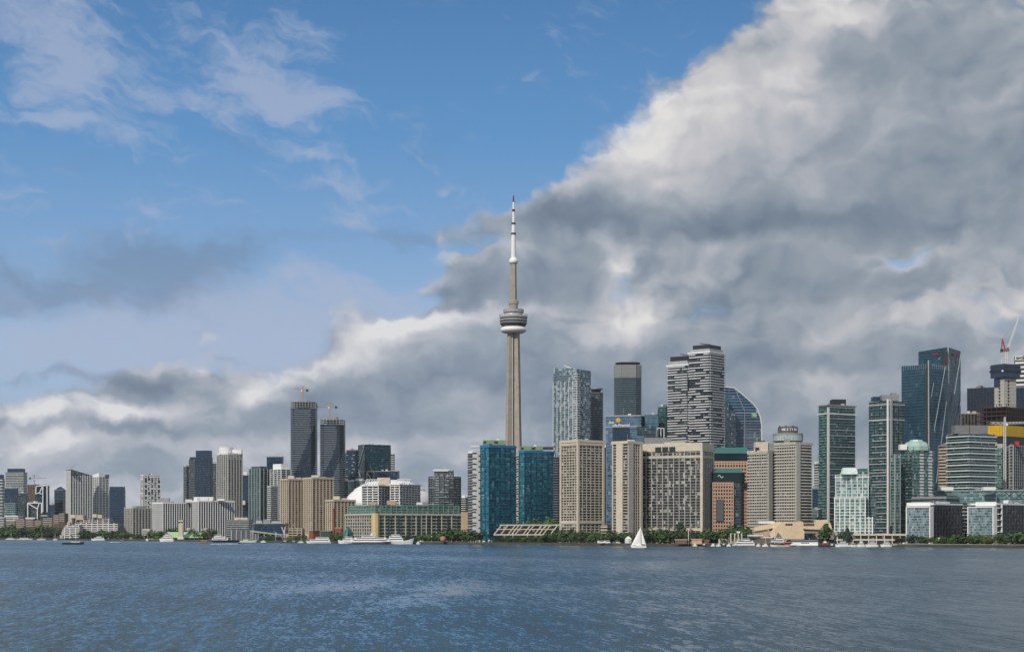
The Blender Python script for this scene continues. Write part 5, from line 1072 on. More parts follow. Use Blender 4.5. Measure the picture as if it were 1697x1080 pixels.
for (x0, x1, xd, top, lab, xs) in ((1508, 1547, 1594, 839, 'white-framed glass cube by the promenade, nearer the domed green tower', 1505), (1610, 1652, 1740, 839, 'white-framed glass cube by the promenade at the far right', 1652)):
    b = B('glass_cube_building', lab, 'office building', quad(x0, x1, xd, 1534 if xd < 1600 else 1495, 30), 'white-framed glass cubes'); h = b.h(top)
    g_cube = fac('cube_glass', (0.05, 0.09, 0.10), (0.30, 0.40, 0.41), 1.6, 2.4, 0.12, (0.3, 0.4, 0.42), 0.12, (0.45, 0.55, 0.55), met=0.5, mw=0.15, mc=(0.1, 0.14, 0.15), rough=0.08); g_cd = fac('cube_dark_glass', (0.012, 0.017, 0.022), (0.08, 0.10, 0.11), 1.6, 3.4, 0.1, (0.05, 0.055, 0.06), 0.10, (0.16, 0.17, 0.18), met=0.3)
    bk = [Vector(p) for p in b.p]; b.core(g_cd, b.h(834), name='glazing')
    L_, C_ = bk[3], bk[0]; dv = (C_ - L_); nn = Vector((dv.y, -dv.x)).normalized(); ang = math.atan2(dv.y, dv.x); mid = (L_ + C_) / 2 + nn * 3
    m = MB(); m.box(0, 0, 0, dv.length - 1.6, 5.5, h - 0.8); link('front_glazing', m.mesh('front_glazing', g_cube), b.r, (mid.x, mid.y, 0), ang)
    m = MB(); Ln = dv.length; m.box(-Ln / 2 + 0.1, -0.4, 0, 1.0, 6.2, h); m.box(Ln / 2 - 0.1, -0.4, 0, 1.0, 6.2, h); m.box(0, -0.4, h - 0.9, Ln - 0.8, 6.2, h - 0.05); link('white_frame', m.mesh('white_frame', white), b.r, (mid.x, mid.y, 0), ang)
    b.slabs(dark, 3.6, h, 3.6, 0.5, 0.5); b.piers(dark, 0, b.h(836), 5, 0.5, 0.6, edges=[0]); b.parapet(white, b.h(836), 1.6, d=0.6)
    if xs < 1600: panel(b, white, 3, -0.1, 0.9, b.h(838), b.h(832), 1.8, 'attic_wall'); b.balc(white, 8, b.h(838), 5.2, 2.6, 1.2, {3: [(-0.12, -0.02)]}, name='white_bay')
    else: panel(b, white, 3, 0.2, 1.0, b.h(838), b.h(831), 1.8, 'attic_wall'); b.balc(white, b.h(882), b.h(840), 5.4, 0.8, 1.6, {0: [(0.0, 0.075)]}, name='white_bay'); panel(b, white, 0, 0.066, 0.075, b.h(882), b.h(836), 1.7, 'white_edge')
b = simple('apartment_block', 'striped balcony block between the two white-framed glass cubes', 'apartment block', quad(1590, 1596, 1611, 1590, 35), 838, g_dark, None, offw, (3.4, 1.0, 1.3)); b.piers(dark, 0, b.H, 5, 0.7, 1.0)
b = B('low_building', 'long cream two-storey terminal along the quay below the white-gridded block', 'low building', quad(1388, 1505, 1510, 1560, 3, 22)); h = b.h(884.5); b.core(g_room2, h, name='wall'); b.slabs(cream, h - 1.4, h, 9, 1.6, 1.8, name='roof_slab'); b.slabs(cream, 3.4, 3.5, 9, 1.5, 1.2, name='floor_slab'); b.piers(offw, 0, h, 7, 0.7, 1.4, edges=[3])
# ================================================================== low waterfront, west
def low(name, label, q, top, mt, roof=None, slab=None, cat='low building', pier=None, group=None):
    b = B(name, label, cat, q, group); h = b.h(top); b.core(mt, h, name='wall'); b.parapet(roof or offw, h, 0.9, d=0.6)
    if slab: b.slabs(slab, 3, h, 3.2, 1.1, 0.8)
    if pier: b.piers(pier, 0, h, 7, 1.2, 0.9)
    return b
low('low_building', 'white curved low building behind trees at the far left', quad(8, 30, 37, 3080, 25), 855, g_room2, white, white)
low('low_building', 'pale box building at the left picture edge above the trees', quad(-20, 6, 9, 3060, 25), 859, g_room2, offw, offw)
b = B('terraced_apartments', 'brown brick terraced apartments stepping up behind the far left trees', 'apartment block', quad(9, 60, 88, 2980, 25)); m = None
for k, (xa, xb, tp) in enumerate(((9, 26, 862), (26, 42, 860), (42, 57, 859), (57, 70, 862), (70, 88, 858), (88, 100, 853), (97, 108, 850))):
    Y = 2990 - k * 8; b.box(brown if k % 2 else mat('dull_brick', (0.10, 0.075, 0.06), 0.9), xa, xb, tp, 893, Y, 20, 'terrace_block')
    m = MB()
    for j in range(5): m.box((X(xa, Y) + X(xb, Y)) / 2 - b.c[0], Y - b.c[1] - 0.6, b.h(tp, Y) - 3.2 * j - 1.4, X(xb, Y) - X(xa, Y) - 3, 1.2, b.h(tp, Y) - 3.2 * j - 0.2)
    m.build('balcony_stack', conc, b.r)
for k, (xa, xb, tp) in enumerate(((42, 58, 859), (68, 78, 855))): b.box(offw if k == 0 else conc, xa, xb, tp - 2, tp, 2984, 8, 'roof_house')
b = B('terraced_apartments', 'white terraced waterfront apartments with two tan roof boxes', 'apartment block', quad(100, 190, 195, 2700, 8, 30))
for (xa, xb, tp, Y) in ((117, 139, 853, 2790), (139, 153, 860, 2780), (153, 182, 859, 2775), (125, 195, 866, 2730), (107, 132, 873, 2690), (112, 131, 869, 2700)):
    Hh = Z(tp, Y) - GZ; b.box(g_room2, xa, xb, tp, 893, Y, 22, 'apartment_wing'); m = MB(); cxx = (X(xa, Y) + X(xb, Y)) / 2 - b.c[0]; ww = X(xb, Y) - X(xa, Y)
    z = 2.0
    while z < Hh: m.box(cxx, Y - b.c[1] - 0.7, z, ww + 1, 1.6, z + 1.2); z += 3.0
    m.build('balcony_row', white if tp > 862 else conc, b.r); m = MB()
    for j in range(int(ww / 9) + 1): m.box(cxx - ww / 2 + j * 9, Y - b.c[1] - 0.8, 0, 1.0, 2.0, Hh)
    m.build('party_wall', white, b.r)
for (xa, xb, ya, yb, Y) in ((116, 125, 852.5, 858, 2785), (125, 138, 853, 861, 2786), (153, 160, 851.5, 857, 2770), (160, 169, 852.5, 858, 2772)): b.box(cream if (xb - xa) < 9.5 else beige, xa, xb, ya, yb, Y, 14, 'roof_house')
for k in range(6): b.box(conc, 99 + k * 3, 104 + k * 3, 886 - k * 5.4, 893, 2760 + k * 3, 16, 'stepped_terrace')
low('low_building', 'small white boathouse with roof mast beside the ribbed slab', quad(237, 248, 253, 2580, 30), 877, g_room2, white, white)
low('low_building', 'pale low shed row on the pier before the ribbed slab', quad(215, 254, 258, 2500, 8), 891, mat('pale_shed', (0.5, 0.45, 0.38), 0.9), tan)
b = low('low_building', 'dark glass office with cream roof box behind the moored white ship', quad(376, 412, 418, 2430, 18), 862, g_dark, grey, lgrey); b.box(cream, 388, 410, 857, 862, b.Y + 8, 10, 'roof_house')
low('low_building', 'grey ribbed shed along the quay behind sailing masts', quad(384, 424, 428, 2230, 10), 879, mat('grey_shed', (0.10, 0.10, 0.12), 0.8), grey, None, pier=lgrey)
b = B('pavilion', 'dark blue glass pavilion with sloping white canopy and tripod masts', 'pavilion', quad(421, 472, 478, 2180, 10, 30)); h = b.h(867.5); b.core(g_navy, h, z0=b.h(884)); b.parapet(lgrey, h, 0.9, d=1.2); b.core(grey, b.h(884.2), z0=0, poly=off(b.p, -3), name='base')
Y = b.Y; m = MB(); loc = lambda x, y, d=0: (X(x, Y) - b.c[0], Y + d - b.c[1], Z(y, Y) - b.z0)
P = [loc(420, 878, -10), loc(446, 881, -10), loc(470, 886, -10), loc(420, 886, -10)]
m.taper([loc(418, 0, -12)[:2], loc(470, 0, -12)[:2], loc(470, 0, -1)[:2], loc(418, 0, -1)[:2]], [b.h(881), b.h(887), b.h(887), b.h(881)], [loc(418, 0, -12)[:2], loc(470, 0, -12)[:2], loc(470, 0, -1)[:2], loc(418, 0, -1)[:2]], [b.h(878.5), b.h(885), b.h(885), b.h(878.5)]); m.build('sloping_canopy', lgrey, b.r)
for xx in (421, 430, 440, 450, 460): m = MB(); m.beam(loc(xx, 893, -11), loc(xx, 882, -11), 0.6); m.build('column', offw, b.r)
for k, (xa, xb, tp) in enumerate(((424, 434, 862), (436, 448, 860), (450, 466, 863))): b.box(lgrey if k != 1 else grey, xa, xb, tp, 868, Y + 8, 8, 'roof_plant')
low('low_building', 'cream arcaded low block at the foot of the beige slabs', quad(478, 500, 504, 2230, 15), 876, g_room2, cream, cream, pier=tan)
b = low('low_building', 'red brick quay building with flat grey roof', quad(512, 519, 530, 2090, 50), 879.5, rbrick, grey); b.box(dark, 521, 524, 884, 888, b.Y + 6, 0.6, 'window')
low('low_building', 'dark green low building beside the red brick quay building', quad(531, 548, 551, 2080, 15), 880, mat('dark_green_wall', (0.015, 0.05, 0.04), 0.7), grey)
b = B('chimney', 'tall square red brick chimney before the beige slabs', 'chimney', quad(550.5, 553.5, 556, 2110, 40)); m = MB(); m.taper(b.p, 0, [(x * 0.72, y * 0.72) for x, y in b.p], b.h(843)); m.build('shaft', rbrick, b.r); b.core(rbrick, b.h(842), z0=b.h(843.5), poly=[(x * 0.85, y * 0.85) for x, y in b.p], name='cap')
low('low_building', 'red brick low wing right of the brick chimney', quad(555, 566, 568, 2095, 15), 875, rbrick, tan)
# green roofed ferry terminal
b = B('ferry_terminal', 'pale green hipped roof terminal with cream square tower', 'terminal', quad(289, 342, 345, 2420, 6, 40)); Y = b.Y
b.core(mat('terminal_dark_wall', (0.02, 0.05, 0.06), 0.6), b.h(890), name='wall'); gr = mat('mint_roof', (0.32, 0.46, 0.25), 0.8, vary=0.15); p = off(b.p, 3)
m = MB(); c0, r0_, k0_, l0 = [Vector(v) for v in p]; ins = lambda v, a, d: (v[0] * a, v[1] * d); m.taper(p, b.h(890.5), [(c0.x - 9, c0.y * 0.2), (r0_.x - 9, r0_.y * 0.2 + 1), (k0_.x - 9, k0_.y * 0.1), (l0.x + 10, l0.y * 0.1)], b.h(881)); m.build('roof', gr, b.r)
b.piers(offw, 0, b.h(890), 6, 0.5, 0.5, edges=[3]); b.box(cream, 295.6, 302.6, 866, 893, Y - 12, 7, 'tower'); b.box(dark, 296, 302.2, 864, 866, Y - 11.6, 6, 'belfry'); b.box(cream, 295.3, 302.9, 861.5, 864, Y - 12.3, 7.6, 'tower_cap'); b.box(offw, 294, 304, 889, 893, Y - 13, 9, 'base')
b.box(cream, 334, 342, 876, 883, Y + 14, 8, 'cupola'); m = MB(); m.box(X(338, Y) - b.c[0], Y + 18 - b.c[1], b.h(876), 5, 5, b.h(874.5)); m.build('cupola_cap', tan, b.r)
r = thing('arch', 'small white arch standing behind the pale green terminal roof', 'arch', (X(312, 2470), 2470, GZ)); m = MB(); zz = Z(874, 2470) - GZ
for s_ in (-1, 1): m.beam((s_ * 1.5, 0, 0), (s_ * 1.5, 0, zz - 1), 0.8)
m.beam((-1.9, 0, zz - 1), (1.9, 0, zz - 1), 1.0); m.build('arch_frame', white, r)
r = thing('billboard', 'pinkish red slanted billboard at the right end of the green terminal', 'billboard', (X(347, 2400), 2400, GZ)); m = MB(); w_ = 5.0
m.taper([(-w_, -0.3), (w_, -0.3), (w_, 0.3), (-w_, 0.3)], 3.2, [(-w_ + 3.5, -0.3), (w_, -0.3), (w_, 0.3), (-w_ + 3.5, 0.3)], 9.0); m.build('panel', mat('pink_red', (0.35, 0.04, 0.08), 0.6), r); m = MB()
for s_ in (-3, 3): m.box(s_, 0, 0, 0.5, 0.5, 3.3)
m.build('post', dark, r)
m = MB(); m.lathe([(0.9, -0.1), (0.9, 0.1)], 10); o = m.build('emblem', white, r, (2.2, -0.5, 7)); o.rotation_euler = (math.radians(90), 0, 0)
# east low waterfront
low('low_building', 'long brown boathouse below trees left of the flagpole', quad(1119, 1138, 1140, 1585, 10, ), 894.5, mat('brown_shed', (0.14, 0.09, 0.075), 0.9), tan, group=None)
low('low_building', 'pink-roofed quay kiosk right of the flagpole', quad(1146, 1163, 1165, 1580, 10), 894, mat('salmon_wall', (0.5, 0.30, 0.20), 0.9), pink)
low('low_building', 'dull brick shed at the right end of the quay kiosks', quad(1165.5, 1175, 1177, 1583, 10), 895, rbrick, brown)
low('low_building', 'cream ticket hall with flat roof behind the tour boat jetty', quad(1193, 1230, 1233, 1578, 8), 893.5, mat('ticket_hall_wall', (0.30, 0.24, 0.17), 0.9), cream, None, pier=cream)
low('low_building', 'pale low terminal wing under the white canopy beside hotel podium', quad(1243, 1280, 1283, 1575, 8), 891, mat('wing_wall', (0.12, 0.10, 0.09), 0.9), offw)
# rooftop plant and thin masts on the towers
rnd = random.Random(77)
for b in BLD:
    if b.top < 20 or 'tower' in b.cat and rnd.random() < 0.12 or 'unfinished' in b.cat: continue
    xs = [p[0] for p in b.p]; ys = [p[1] for p in b.p]; wx = (max(xs) - min(xs)) * 0.5
    for k in range(rnd.choice((2, 3, 3, 4))):
        m = MB(); m.box(rnd.uniform(-0.45, 0.45) * wx, rnd.uniform(-0.15, 0.1) * (max(ys) - min(ys)), 0, rnd.uniform(2, 6), rnd.uniform(2, 5), rnd.uniform(1.6, 4.2))
        m.build('roof_plant', rnd.choice((grey, lgrey, offw, dark)), b.r, (0, 0, b.top))
    if rnd.random() < 0.55:
        m = MB(); xx = rnd.uniform(-0.4, 0.4) * wx; m.beam((xx, 0, 0), (xx, 0, rnd.uniform(6, 12)), 0.35); m.build('antenna', grey, b.r, (0, 0, b.top))
# ================================================================== boats
hullw = mat('white_hull', (0.80, 0.80, 0.80), 0.35, vary=0.03); hulln = mat('navy_hull', (0.008, 0.015, 0.05), 0.3); wglass = mat('boat_window_glass', (0.012, 0.015, 0.02), 0.12, 0.1); wood = mat('varnished_wood', (0.30, 0.15, 0.05), 0.5)
sailc = mat('sailcloth', (0.82, 0.82, 0.80), 0.8, vary=0.02)
def wY(py): return CH * F / (py - HY)
def hull(L, Bm, H, bow=1, sheer=0.4, boot=0.0, n=14):
    """lofted boat hull along x, bow towards +x*bow"""
    m = MB(); secs = []
    for k in range(n + 1):
        t = k / n; x = (-L / 2 + L * t) * bow; f = min(1.0, (1 - t) / 0.35) ** 0.6 if t > 0.65 else (0.86 + 0.14 * min(1, t / 0.25))
        f = max(f, 0.03); w = Bm / 2 * f; z = H * (1 + sheer * max(0, (t - 0.5) / 0.5) ** 2); rake = L * 0.05 * max(0, (t - 0.75) / 0.25) * bow
        secs.append([(x - rake, -w * 0.72, -0.4), (x, -w, z), (x, w, z), (x - rake, w * 0.72, -0.4)])
    for a, c in zip(secs, secs[1:]):
        for i in range(4):
            j = (i + 1) % 4; q = [a[i], c[i], c[j], a[j]]; m.face(q if bow < 0 else q[::-1])
    m.face(secs[0] if bow > 0 else secs[0][::-1]); m.face(secs[-1][::-1] if bow > 0 else secs[-1]); return m
def boat(name, label, cat, x0, x1, ywl, htop, bow=1, decks=(), beam=None, hh=None, hm=None, band=None, masts=(), z0=0.0, group=None, sheer=0.4, Y=None, wm_=True):
    Y = Y or min(wY(ywl), min(shoreY(x0), shoreY(x1)) - 8); r = thing(name, label, cat, (X((x0 + x1) / 2, Y), Y, 0), group); L = X(x1, Y) - X(x0, Y); Bm = beam or L * 0.24; H = hh or L * 0.08
    hull(L, Bm, H, bow, sheer).build('hull', hm or hullw, r)
    if band: hull(L * 1.004, Bm * 1.01, H * 0.35, bow, 0.0).build('boot_stripe', band, r)
    z = H; 
    for k, (a, c, dh, mt) in enumerate(decks):
        m = MB(); xa, xb = (-L / 2 + L * a), (-L / 2 + L * c); w = Bm * (0.78 - 0.08 * k)
        if bow < 0: xa, xb = -xb, -xa
        sl = 0.5 * dh * bow; P = [(xa, -w / 2), (xb, -w / 2), (xb, w / 2), (xa, w / 2)]
        m.taper(P, z - 0.02, [(xa + (0 if bow > 0 else -sl), -w / 2), (xb - (sl if bow > 0 else 0), -w / 2), (xb - (sl if bow > 0 else 0), w / 2), (xa + (0 if bow > 0 else -sl), w / 2)], z + dh); dk = m.build('deckhouse', mt or hullw, r)
        if wm_ and (xb - xa) > 3:
            m = MB(); m.box((xa + xb) / 2 - sl * 0.2, 0, z + dh * 0.42, (xb - xa) * 0.86, w + 0.12, z + dh * 0.78); m.build('window_band', wglass, dk)
        m = MB(); m.box((xa + xb) / 2, 0, z + dh, (xb - xa) + 0.6, w + 0.7, z + dh + 0.18); m.build('deck_roof', hullw, dk)
        z += dh + 0.16
    for k, (a, mh, mtr) in enumerate(masts):
        xa = (-L / 2 + L * a) * (1 if bow > 0 else -1); m = MB(); m.beam((xa, 0, H * 0.8), (xa, 0, mh), max(0.22, L * 0.006)); m.build('mast', mtr or offw, r)
    return r, L, H
# sailing boat with two white sails
Y = wY(907); r = thing('sailboat', 'white sailing boat with two tall triangular white sails', 'sailboat', (X(1058, Y), Y, 0))
L = X(1071, Y) - X(1045, Y); hull(L, 3.4, 1.9, -1, 0.35).build('hull', hullw, r)
zm = Z(872.5, Y); zb = 3.0
def sail(P, nm, belly=0.6):
    m = MB(); a, b_, c = [Vector(p) for p in P]; n = 6; g = {}
    for i in range(n + 1):
        for j in range(n + 1 - i):
            u, v = i / n, j / n; w = 1 - u - v; p = a * w + b_ * u + c * v; p.y -= belly * 27 * max(0, u * v * w); g[i, j] = p
    for i in range(n):
        for j in range(n - i):
            m.face([g[i, j], g[i + 1, j], g[i, j + 1]])
            if j < n - i - 1: m.face([g[i + 1, j], g[i + 1, j + 1], g[i, j + 1]])
    i0 = len(m.f); vv = list(m.v); uu = list(m.uv)
    for f in list(m.f): m.face([(vv[q][0], vv[q][1] + 0.05, vv[q][2]) for q in reversed(f)])
    return m.build(nm, sailc, r, smooth=True)
xm = X(1062.3, Y) - X(1058, Y)
sail([(xm + 0.5, 0, zb + 0.2), (X(1070.5, Y) - X(1058, Y), -0.3, zb - 0.3), (xm + 0.3, 0, Z(877, Y))], 'mainsail'); sail([(xm - 0.3, 0, zb - 0.3), (-L / 2 + 0.7, 0.2, 2.3), (xm - 0.1, 0, zm + 0.3)], 'jib')
m = MB(); m.beam((xm, 0, 1.5), (xm, 0, zm + 0.4), 0.28); m.build('mast', grey, r); m = MB(); m.beam((xm, 0, zb), (X(1070.5, Y) - X(1058, Y), -0.3, zb - 0.3), 0.25); m.build('boom', grey, r); m = MB(); m.box(0.3, 0, 1.7, 5, 1.9, 2.5); m.build('deckhouse', hullw, r)
# ferries and ships
r, L, H = boat('ferry', 'long white double-ended ferry with dark window strip before the cream terminal', 'ferry', 578, 649, 901.2, 0, 1, ((0.05, 0.97, 2.3, None), (0.14, 0.88, 1.9, hullw), (0.3, 0.62, 1.5, hullw)), beam=12, hh=3.0, band=hulln, masts=((0.33, 13, None), (0.62, 13.5, None)), sheer=0.05)
m = MB()
for k in range(22): m.box(-L * 0.40 + k * L * 0.8 / 21, 0, 1.5, 0.8, 12.4, 2.2)
m.build('window_row', wglass, r); m = MB(); m.lathe([(1.5, 9), (1.3, 12)], 12, 2, 0); m.build('funnel', offw, r)
boat('motor_yacht', 'large white three-deck yacht with long raised bow right of the ferry', 'yacht', 641, 686, 900, 0, 1, ((0.05, 0.62, 2.6, None), (0.1, 0.56, 2.3, None), (0.18, 0.48, 1.8, None)), beam=9, hh=3.6, masts=((0.34, 15, None),), sheer=0.9)
boat('tour_boat', 'white pointed tour ship behind the ferry bow', 'tour boat', 560, 590, 899.3, 0, -1, ((0.1, 0.75, 2.5, None), (0.2, 0.6, 2.1, None)), beam=9, hh=3.0, masts=((0.5, 13, None),))
boat('tour_boat', 'white flat-roofed tour boat beside the red brick quay building', 'tour boat', 507, 549, 899.2, 0, -1, ((0.05, 0.85, 2.4, None), (0.1, 0.62, 2.4, None)), beam=9, hh=2.2, masts=((0.2, 16, dark),))
boat('tour_boat', 'white yacht-like ship moored left of the green terminal', 'tour boat', 264, 288, 897, 0, -1, ((0.06, 0.85, 2.8, None), (0.16, 0.72, 2.6, None), (0.3, 0.6, 2.0, None)), beam=8, hh=3.2)
boat('passenger_ship', 'white multi-deck ship with dark blue hull moored right of the pink billboard', 'ship', 350, 397, 898.3, 0, -1, ((0.4, 0.97, 2.4, None), (0.5, 0.9, 2.2, None), (0.66, 0.86, 1.8, None)), beam=9, hh=3.0, hm=hulln, masts=((0.1, 18, None), (0.3, 20, None), (0.75, 17, None)))
boat('tall_ship', 'moored white sailing ship with bare masts before the dark pavilion', 'sailing ship', 398, 426, 898, 0, 1, ((0.2, 0.5, 1.8, None),), beam=6, hh=2.2, masts=((0.2, 19, dark), (0.5, 23, dark), (0.75, 20, offw)))
boat('workboat', 'small orange-brown workboat on the water below the pink billboard', 'workboat', 328, 345, 899.5, 0, -1, ((0.1, 0.7, 1.8, orange),), beam=5, hh=1.4, hm=wood)
boat('tall_ship', 'navy blue hulled tall ship with cream deckhouse out on the water at left', 'sailing ship', 104, 140, 901.6, 0, 1, ((0.4, 0.82, 1.3, cream),), beam=5.5, hh=1.9, hm=hulln, masts=((0.3, 10, grey), (0.42, 8, grey)), wm_=False)
boat('cabin_cruiser', 'white flat cabin cruiser moored before the white terraced apartments', 'cabin cruiser', 151, 175, 894.6, 0, -1, ((0.1, 0.8, 2.2, None), (0.3, 0.62, 1.8, None)), beam=7, hh=2.2)
boat('motorboat', 'small speedboat with white wake left of the green terminal', 'motorboat', 199, 209, 897.6, 0, 1, ((0.2, 0.6, 0.9, dark),), beam=3, hh=1.0, hm=grey)
boat('motorboat', 'tiny dark jet boat pulling a long white wake below the moored ship', 'motorboat', 394, 399, 900.6, 0, 1, ((0.3, 0.7, 0.8, dark),), beam=2, hh=0.7, hm=dark)
for k, (x0, x1, yy, lab) in enumerate(((10, 27, 893.8, 'white cruiser moored nearest the left picture edge'), (28, 55, 893.9, 'long low white cruiser moored before the far left trees'), (62, 77, 894.4, 'pinkish motor yacht off the far left trees'), (242, 248, 895.4, 'tiny white cone-like sailboat left of the moored white ship'))):
    boat('cabin_cruiser' if k < 3 else 'small_sailboat', lab, 'cabin cruiser' if k < 3 else 'sailboat', x0, x1, yy, 0, 1, ((0.2, 0.7, 1.7, None if k != 2 else pink),), beam=6, hh=1.6, masts=((0.5, 14 if k != 1 else 8, offw),))
m_wk = mat('white_foam', (0.75, 0.8, 0.83), 0.6)
for (xa, xb, yy, lab) in ((184, 199, 897.9, 'white foam wake behind the speedboat at left'), (350, 366, 901.2, 'short detached streak of white wake foam'), (370, 396, 900.9, 'long white foam wake behind the tiny jet boat')):
    Yw = wY(yy); m = MB(); rnd = random.Random(int(xa)); n = 18
    for k in range(n):
        x = X(xa + (xb - xa) * k / n, Yw); w = (X(xb, Yw) - X(xa, Yw)) / n * 1.6; m.box(x, Yw + rnd.uniform(-2, 2), 0.02, w, 3.0 + 2 * rnd.random(), 0.12 + 0.35 * rnd.random(), rot=rnd.uniform(-0.2, 0.2))
    tagp(m.build('wake_foam', m_wk), lab, kind='stuff')
boat('tour_boat', 'blue and white tour boat at the jetty with cream posts', 'tour boat', 1213, 1251, 904.6, 0, -1, ((0.04, 0.9, 2.0, None), (0.1, 0.8, 1.8, None), (0.25, 0.5, 1.5, None)), beam=8, hh=1.5, band=hulln, masts=((0.3, 10, None),))
r, L, H = boat('tour_boat', 'navy-topped white tour boat with lettering beside the hotel podium', 'tour boat', 1309, 1355, 905, 0, -1, ((0.01, 0.97, 2.9, None), (0.03, 0.95, 1.3, mat('navy_awning', (0.01, 0.03, 0.10), 0.6))), beam=9, hh=1.4, band=hulln, masts=((0.3, 8, None),), wm_=False)
m = MB()
for k in range(5): m.box(-L * 0.1 + k * 1.5, -3.7, 3.0, 1.0, 0.1, 3.8)
m.build('window_row', wglass, r)
boat('tour_boat', 'white excursion boat with red stern moored left of the navy-topped boat', 'tour boat', 1276, 1308, 904.9, 0, -1, ((0.0, 0.25, 2.6, red), (0.3, 0.95, 2.2, None), (0.35, 0.7, 1.6, None)), beam=7, hh=1.4, masts=((0.5, 9, None),))
boat('tugboat', 'small dark red tugboat right of the navy-topped tour boat', 'tugboat', 1359, 1373, 905, 0, -1, ((0.1, 0.7, 2.0, red), (0.3, 0.6, 1.4, None)), beam=5, hh=1.5, hm=dark)
for k, (x0, x1, yy, lab) in enumerate(((1384, 1408, 904.8, 'largest white motor yacht moored before the cream quay terminal'), (1409, 1419, 904.8, 'low wooden-decked launch between the white yachts'), (1420, 1433, 904.7, 'white yacht with grey awning, next along from the wooden launch'), (1434, 1455, 904.7, 'long white yacht with pointed bow before the cream terminal'), (1459, 1477, 904.6, 'white yacht moored at the end of the cream terminal quay'))):
    boat('motor_yacht', lab, 'yacht', x0, x1, yy, 0, -1, ((0.15, 0.8, 1.7, None), (0.3, 0.65, 1.3, None)) if k != 1 else ((0.2, 0.7, 1.2, wood),), beam=4.5, hh=1.7)
for k, (x0, x1, yy, bw, mh, hm_, lab) in enumerate((
  (1178, 1186, 904.0, 1, 0, None, 'small white launch under the cream ticket hall wall'), (1187, 1194, 904.1, -1, 7, None, 'small white launch with short mast before the cream ticket hall'), (1196, 1203, 904.1, 1, 0, hulln, 'small navy launch before the cream ticket hall'),
  (1204, 1211, 904.2, -1, 9, None, 'small white yacht next to the blue and white tour boat bow'), (1253, 1261, 904.6, 1, 0, None, 'small white launch behind the blue and white tour boat stern'), (1263, 1273, 904.6, -1, 10, None, 'white cabin boat with mast before the white canopy'),
  (1374, 1382, 904.9, -1, 0, dark, 'small dark launch between tugboat and the largest white yacht'), (1148, 1156, 903.9, 1, 8, None, 'white dinghy with mast below the pink-roofed kiosk'), (1162, 1170, 903.9, -1, 0, dark, 'dark dinghy below the dull brick shed'),
  (467, 479, 898.4, 1, 12, dark, 'dark hulled boat before the yellow-green shrubs'), (481, 492, 898.5, -1, 0, dark, 'low dark barge before the yellow-green shrubs'), (494, 505, 898.6, 1, 9, None, 'white boat with mast nearest the red brick quay building'),
  (432, 441, 898.2, -1, 0, None, 'white launch below the sloping canopy of the dark pavilion'), (88, 96, 894.5, 1, 10, None, 'white sloop before the stepped brick terraces'), (690, 697, 900.6, 1, 0, None, 'white launch by the dock beside the big yacht'))):
    boat('launch', lab, 'boat', x0, x1, yy, 0, bw, ((0.25, 0.7, 1.3, None),), beam=3.2, hh=1.3, hm=hm_, masts=((0.45, mh, offw),) if mh else ())
# ================================================================== quay furniture
def post(name, label, cat, px, ytop, Y, w=0.5, mt=None, ball=False, group=None):
    r = thing(name, label, cat, (X(px, Y), Y, GZ), group); m = MB(); m.beam((0, 0, 0), (0, 0, Z(ytop, Y) - GZ), w); m.build('pole', mt or offw, r)
    if ball: m = MB(); m.box(0, 0, Z(ytop, Y) - GZ, w * 2.5, w * 2.5, Z(ytop, Y) - GZ + w * 1.6); m.build('lamp_head', white, r)
    return r
r = post('flagpole', 'tall white flagpole between the quay kiosks below the huge apartment slab', 'flagpole', 1140.8, 877, 1588, 0.45, white); m = MB(); m.beam((0.2, 0, Z(879, 1588) - GZ), (2.6, 0, Z(880, 1588) - GZ), 0.1, 1.4); m.build('flag', red, r)
for k, (px, lab) in enumerate(((1211, 'cream square pylon on the jetty, nearest the rose stone office'), (1217.5, 'cream jetty pylon just right of the first one'), (1223.5, 'cream jetty pylon with white top ball'), (1229, 'cream jetty pylon nearest the white canopy'))):
    r = post('pylon', lab, 'pylon', px, 883, 1572, 1.1, cream, ball=(k == 2), group='cream jetty pylons')
for px, yt, lab in ((104, 878, 'thin lamp mast among trees at the far left'), (457, 883, 'slim white lamp pole by the dark pavilion'), (486, 870, 'dark thin mast before the beige slabs'), (715, 889, 'slim lamp pole in the park right of the yacht'), (850, 884, 'thin pole before the slanted terrace frames'), (874, 884, 'second thin pole before the slanted terrace frames'), (1283.5, 884, 'white globe lamp before the hotel podium'), (1556, 892, 'short white lamp post among the promenade trees'), (1652, 889, 'white lamp post between glass cube and white sculpture')):
    post('lamp_post', lab, 'lamp post', px, yt, shoreY(px) + 12, 0.5, offw if px != 486 else dark, ball=True)
r = thing('sculpture', 'white forked mast sculpture beside the dark blue pavilion', 'sculpture', (X(471, 2150), 2150, GZ)); m = MB(); m.beam((0, 0, 0), (0, 0, 13), 1.1); m.beam((0, 0, 9), (-3.4, 0, 18), 0.9); m.beam((0, 0, 9), (1.2, 0, 18), 0.9); m.build('mast', offw, r); m = MB(); m.beam((-0.5, 0, 0), (-3, 0, 5), 0.6); m.build('strut', offw, r)
r = thing('sculpture', 'pinkish brown sphere sculpture on the shore between the willows', 'sculpture', (X(734.3, 1822), 1822, GZ)); m = MB(); R_ = 3.4
m.lathe([(max(0.05, R_ * math.cos(math.radians(a))), R_ + R_ * math.sin(math.radians(a))) for a in range(-85, 91, 12)], 24); m.build('sphere', mat('copper_sphere', (0.30, 0.17, 0.12), 0.6), r, smooth=True); m = MB(); m.lathe([(1.4, -0.1), (1.0, 0.4)], 12); m.build('base', conc, r)
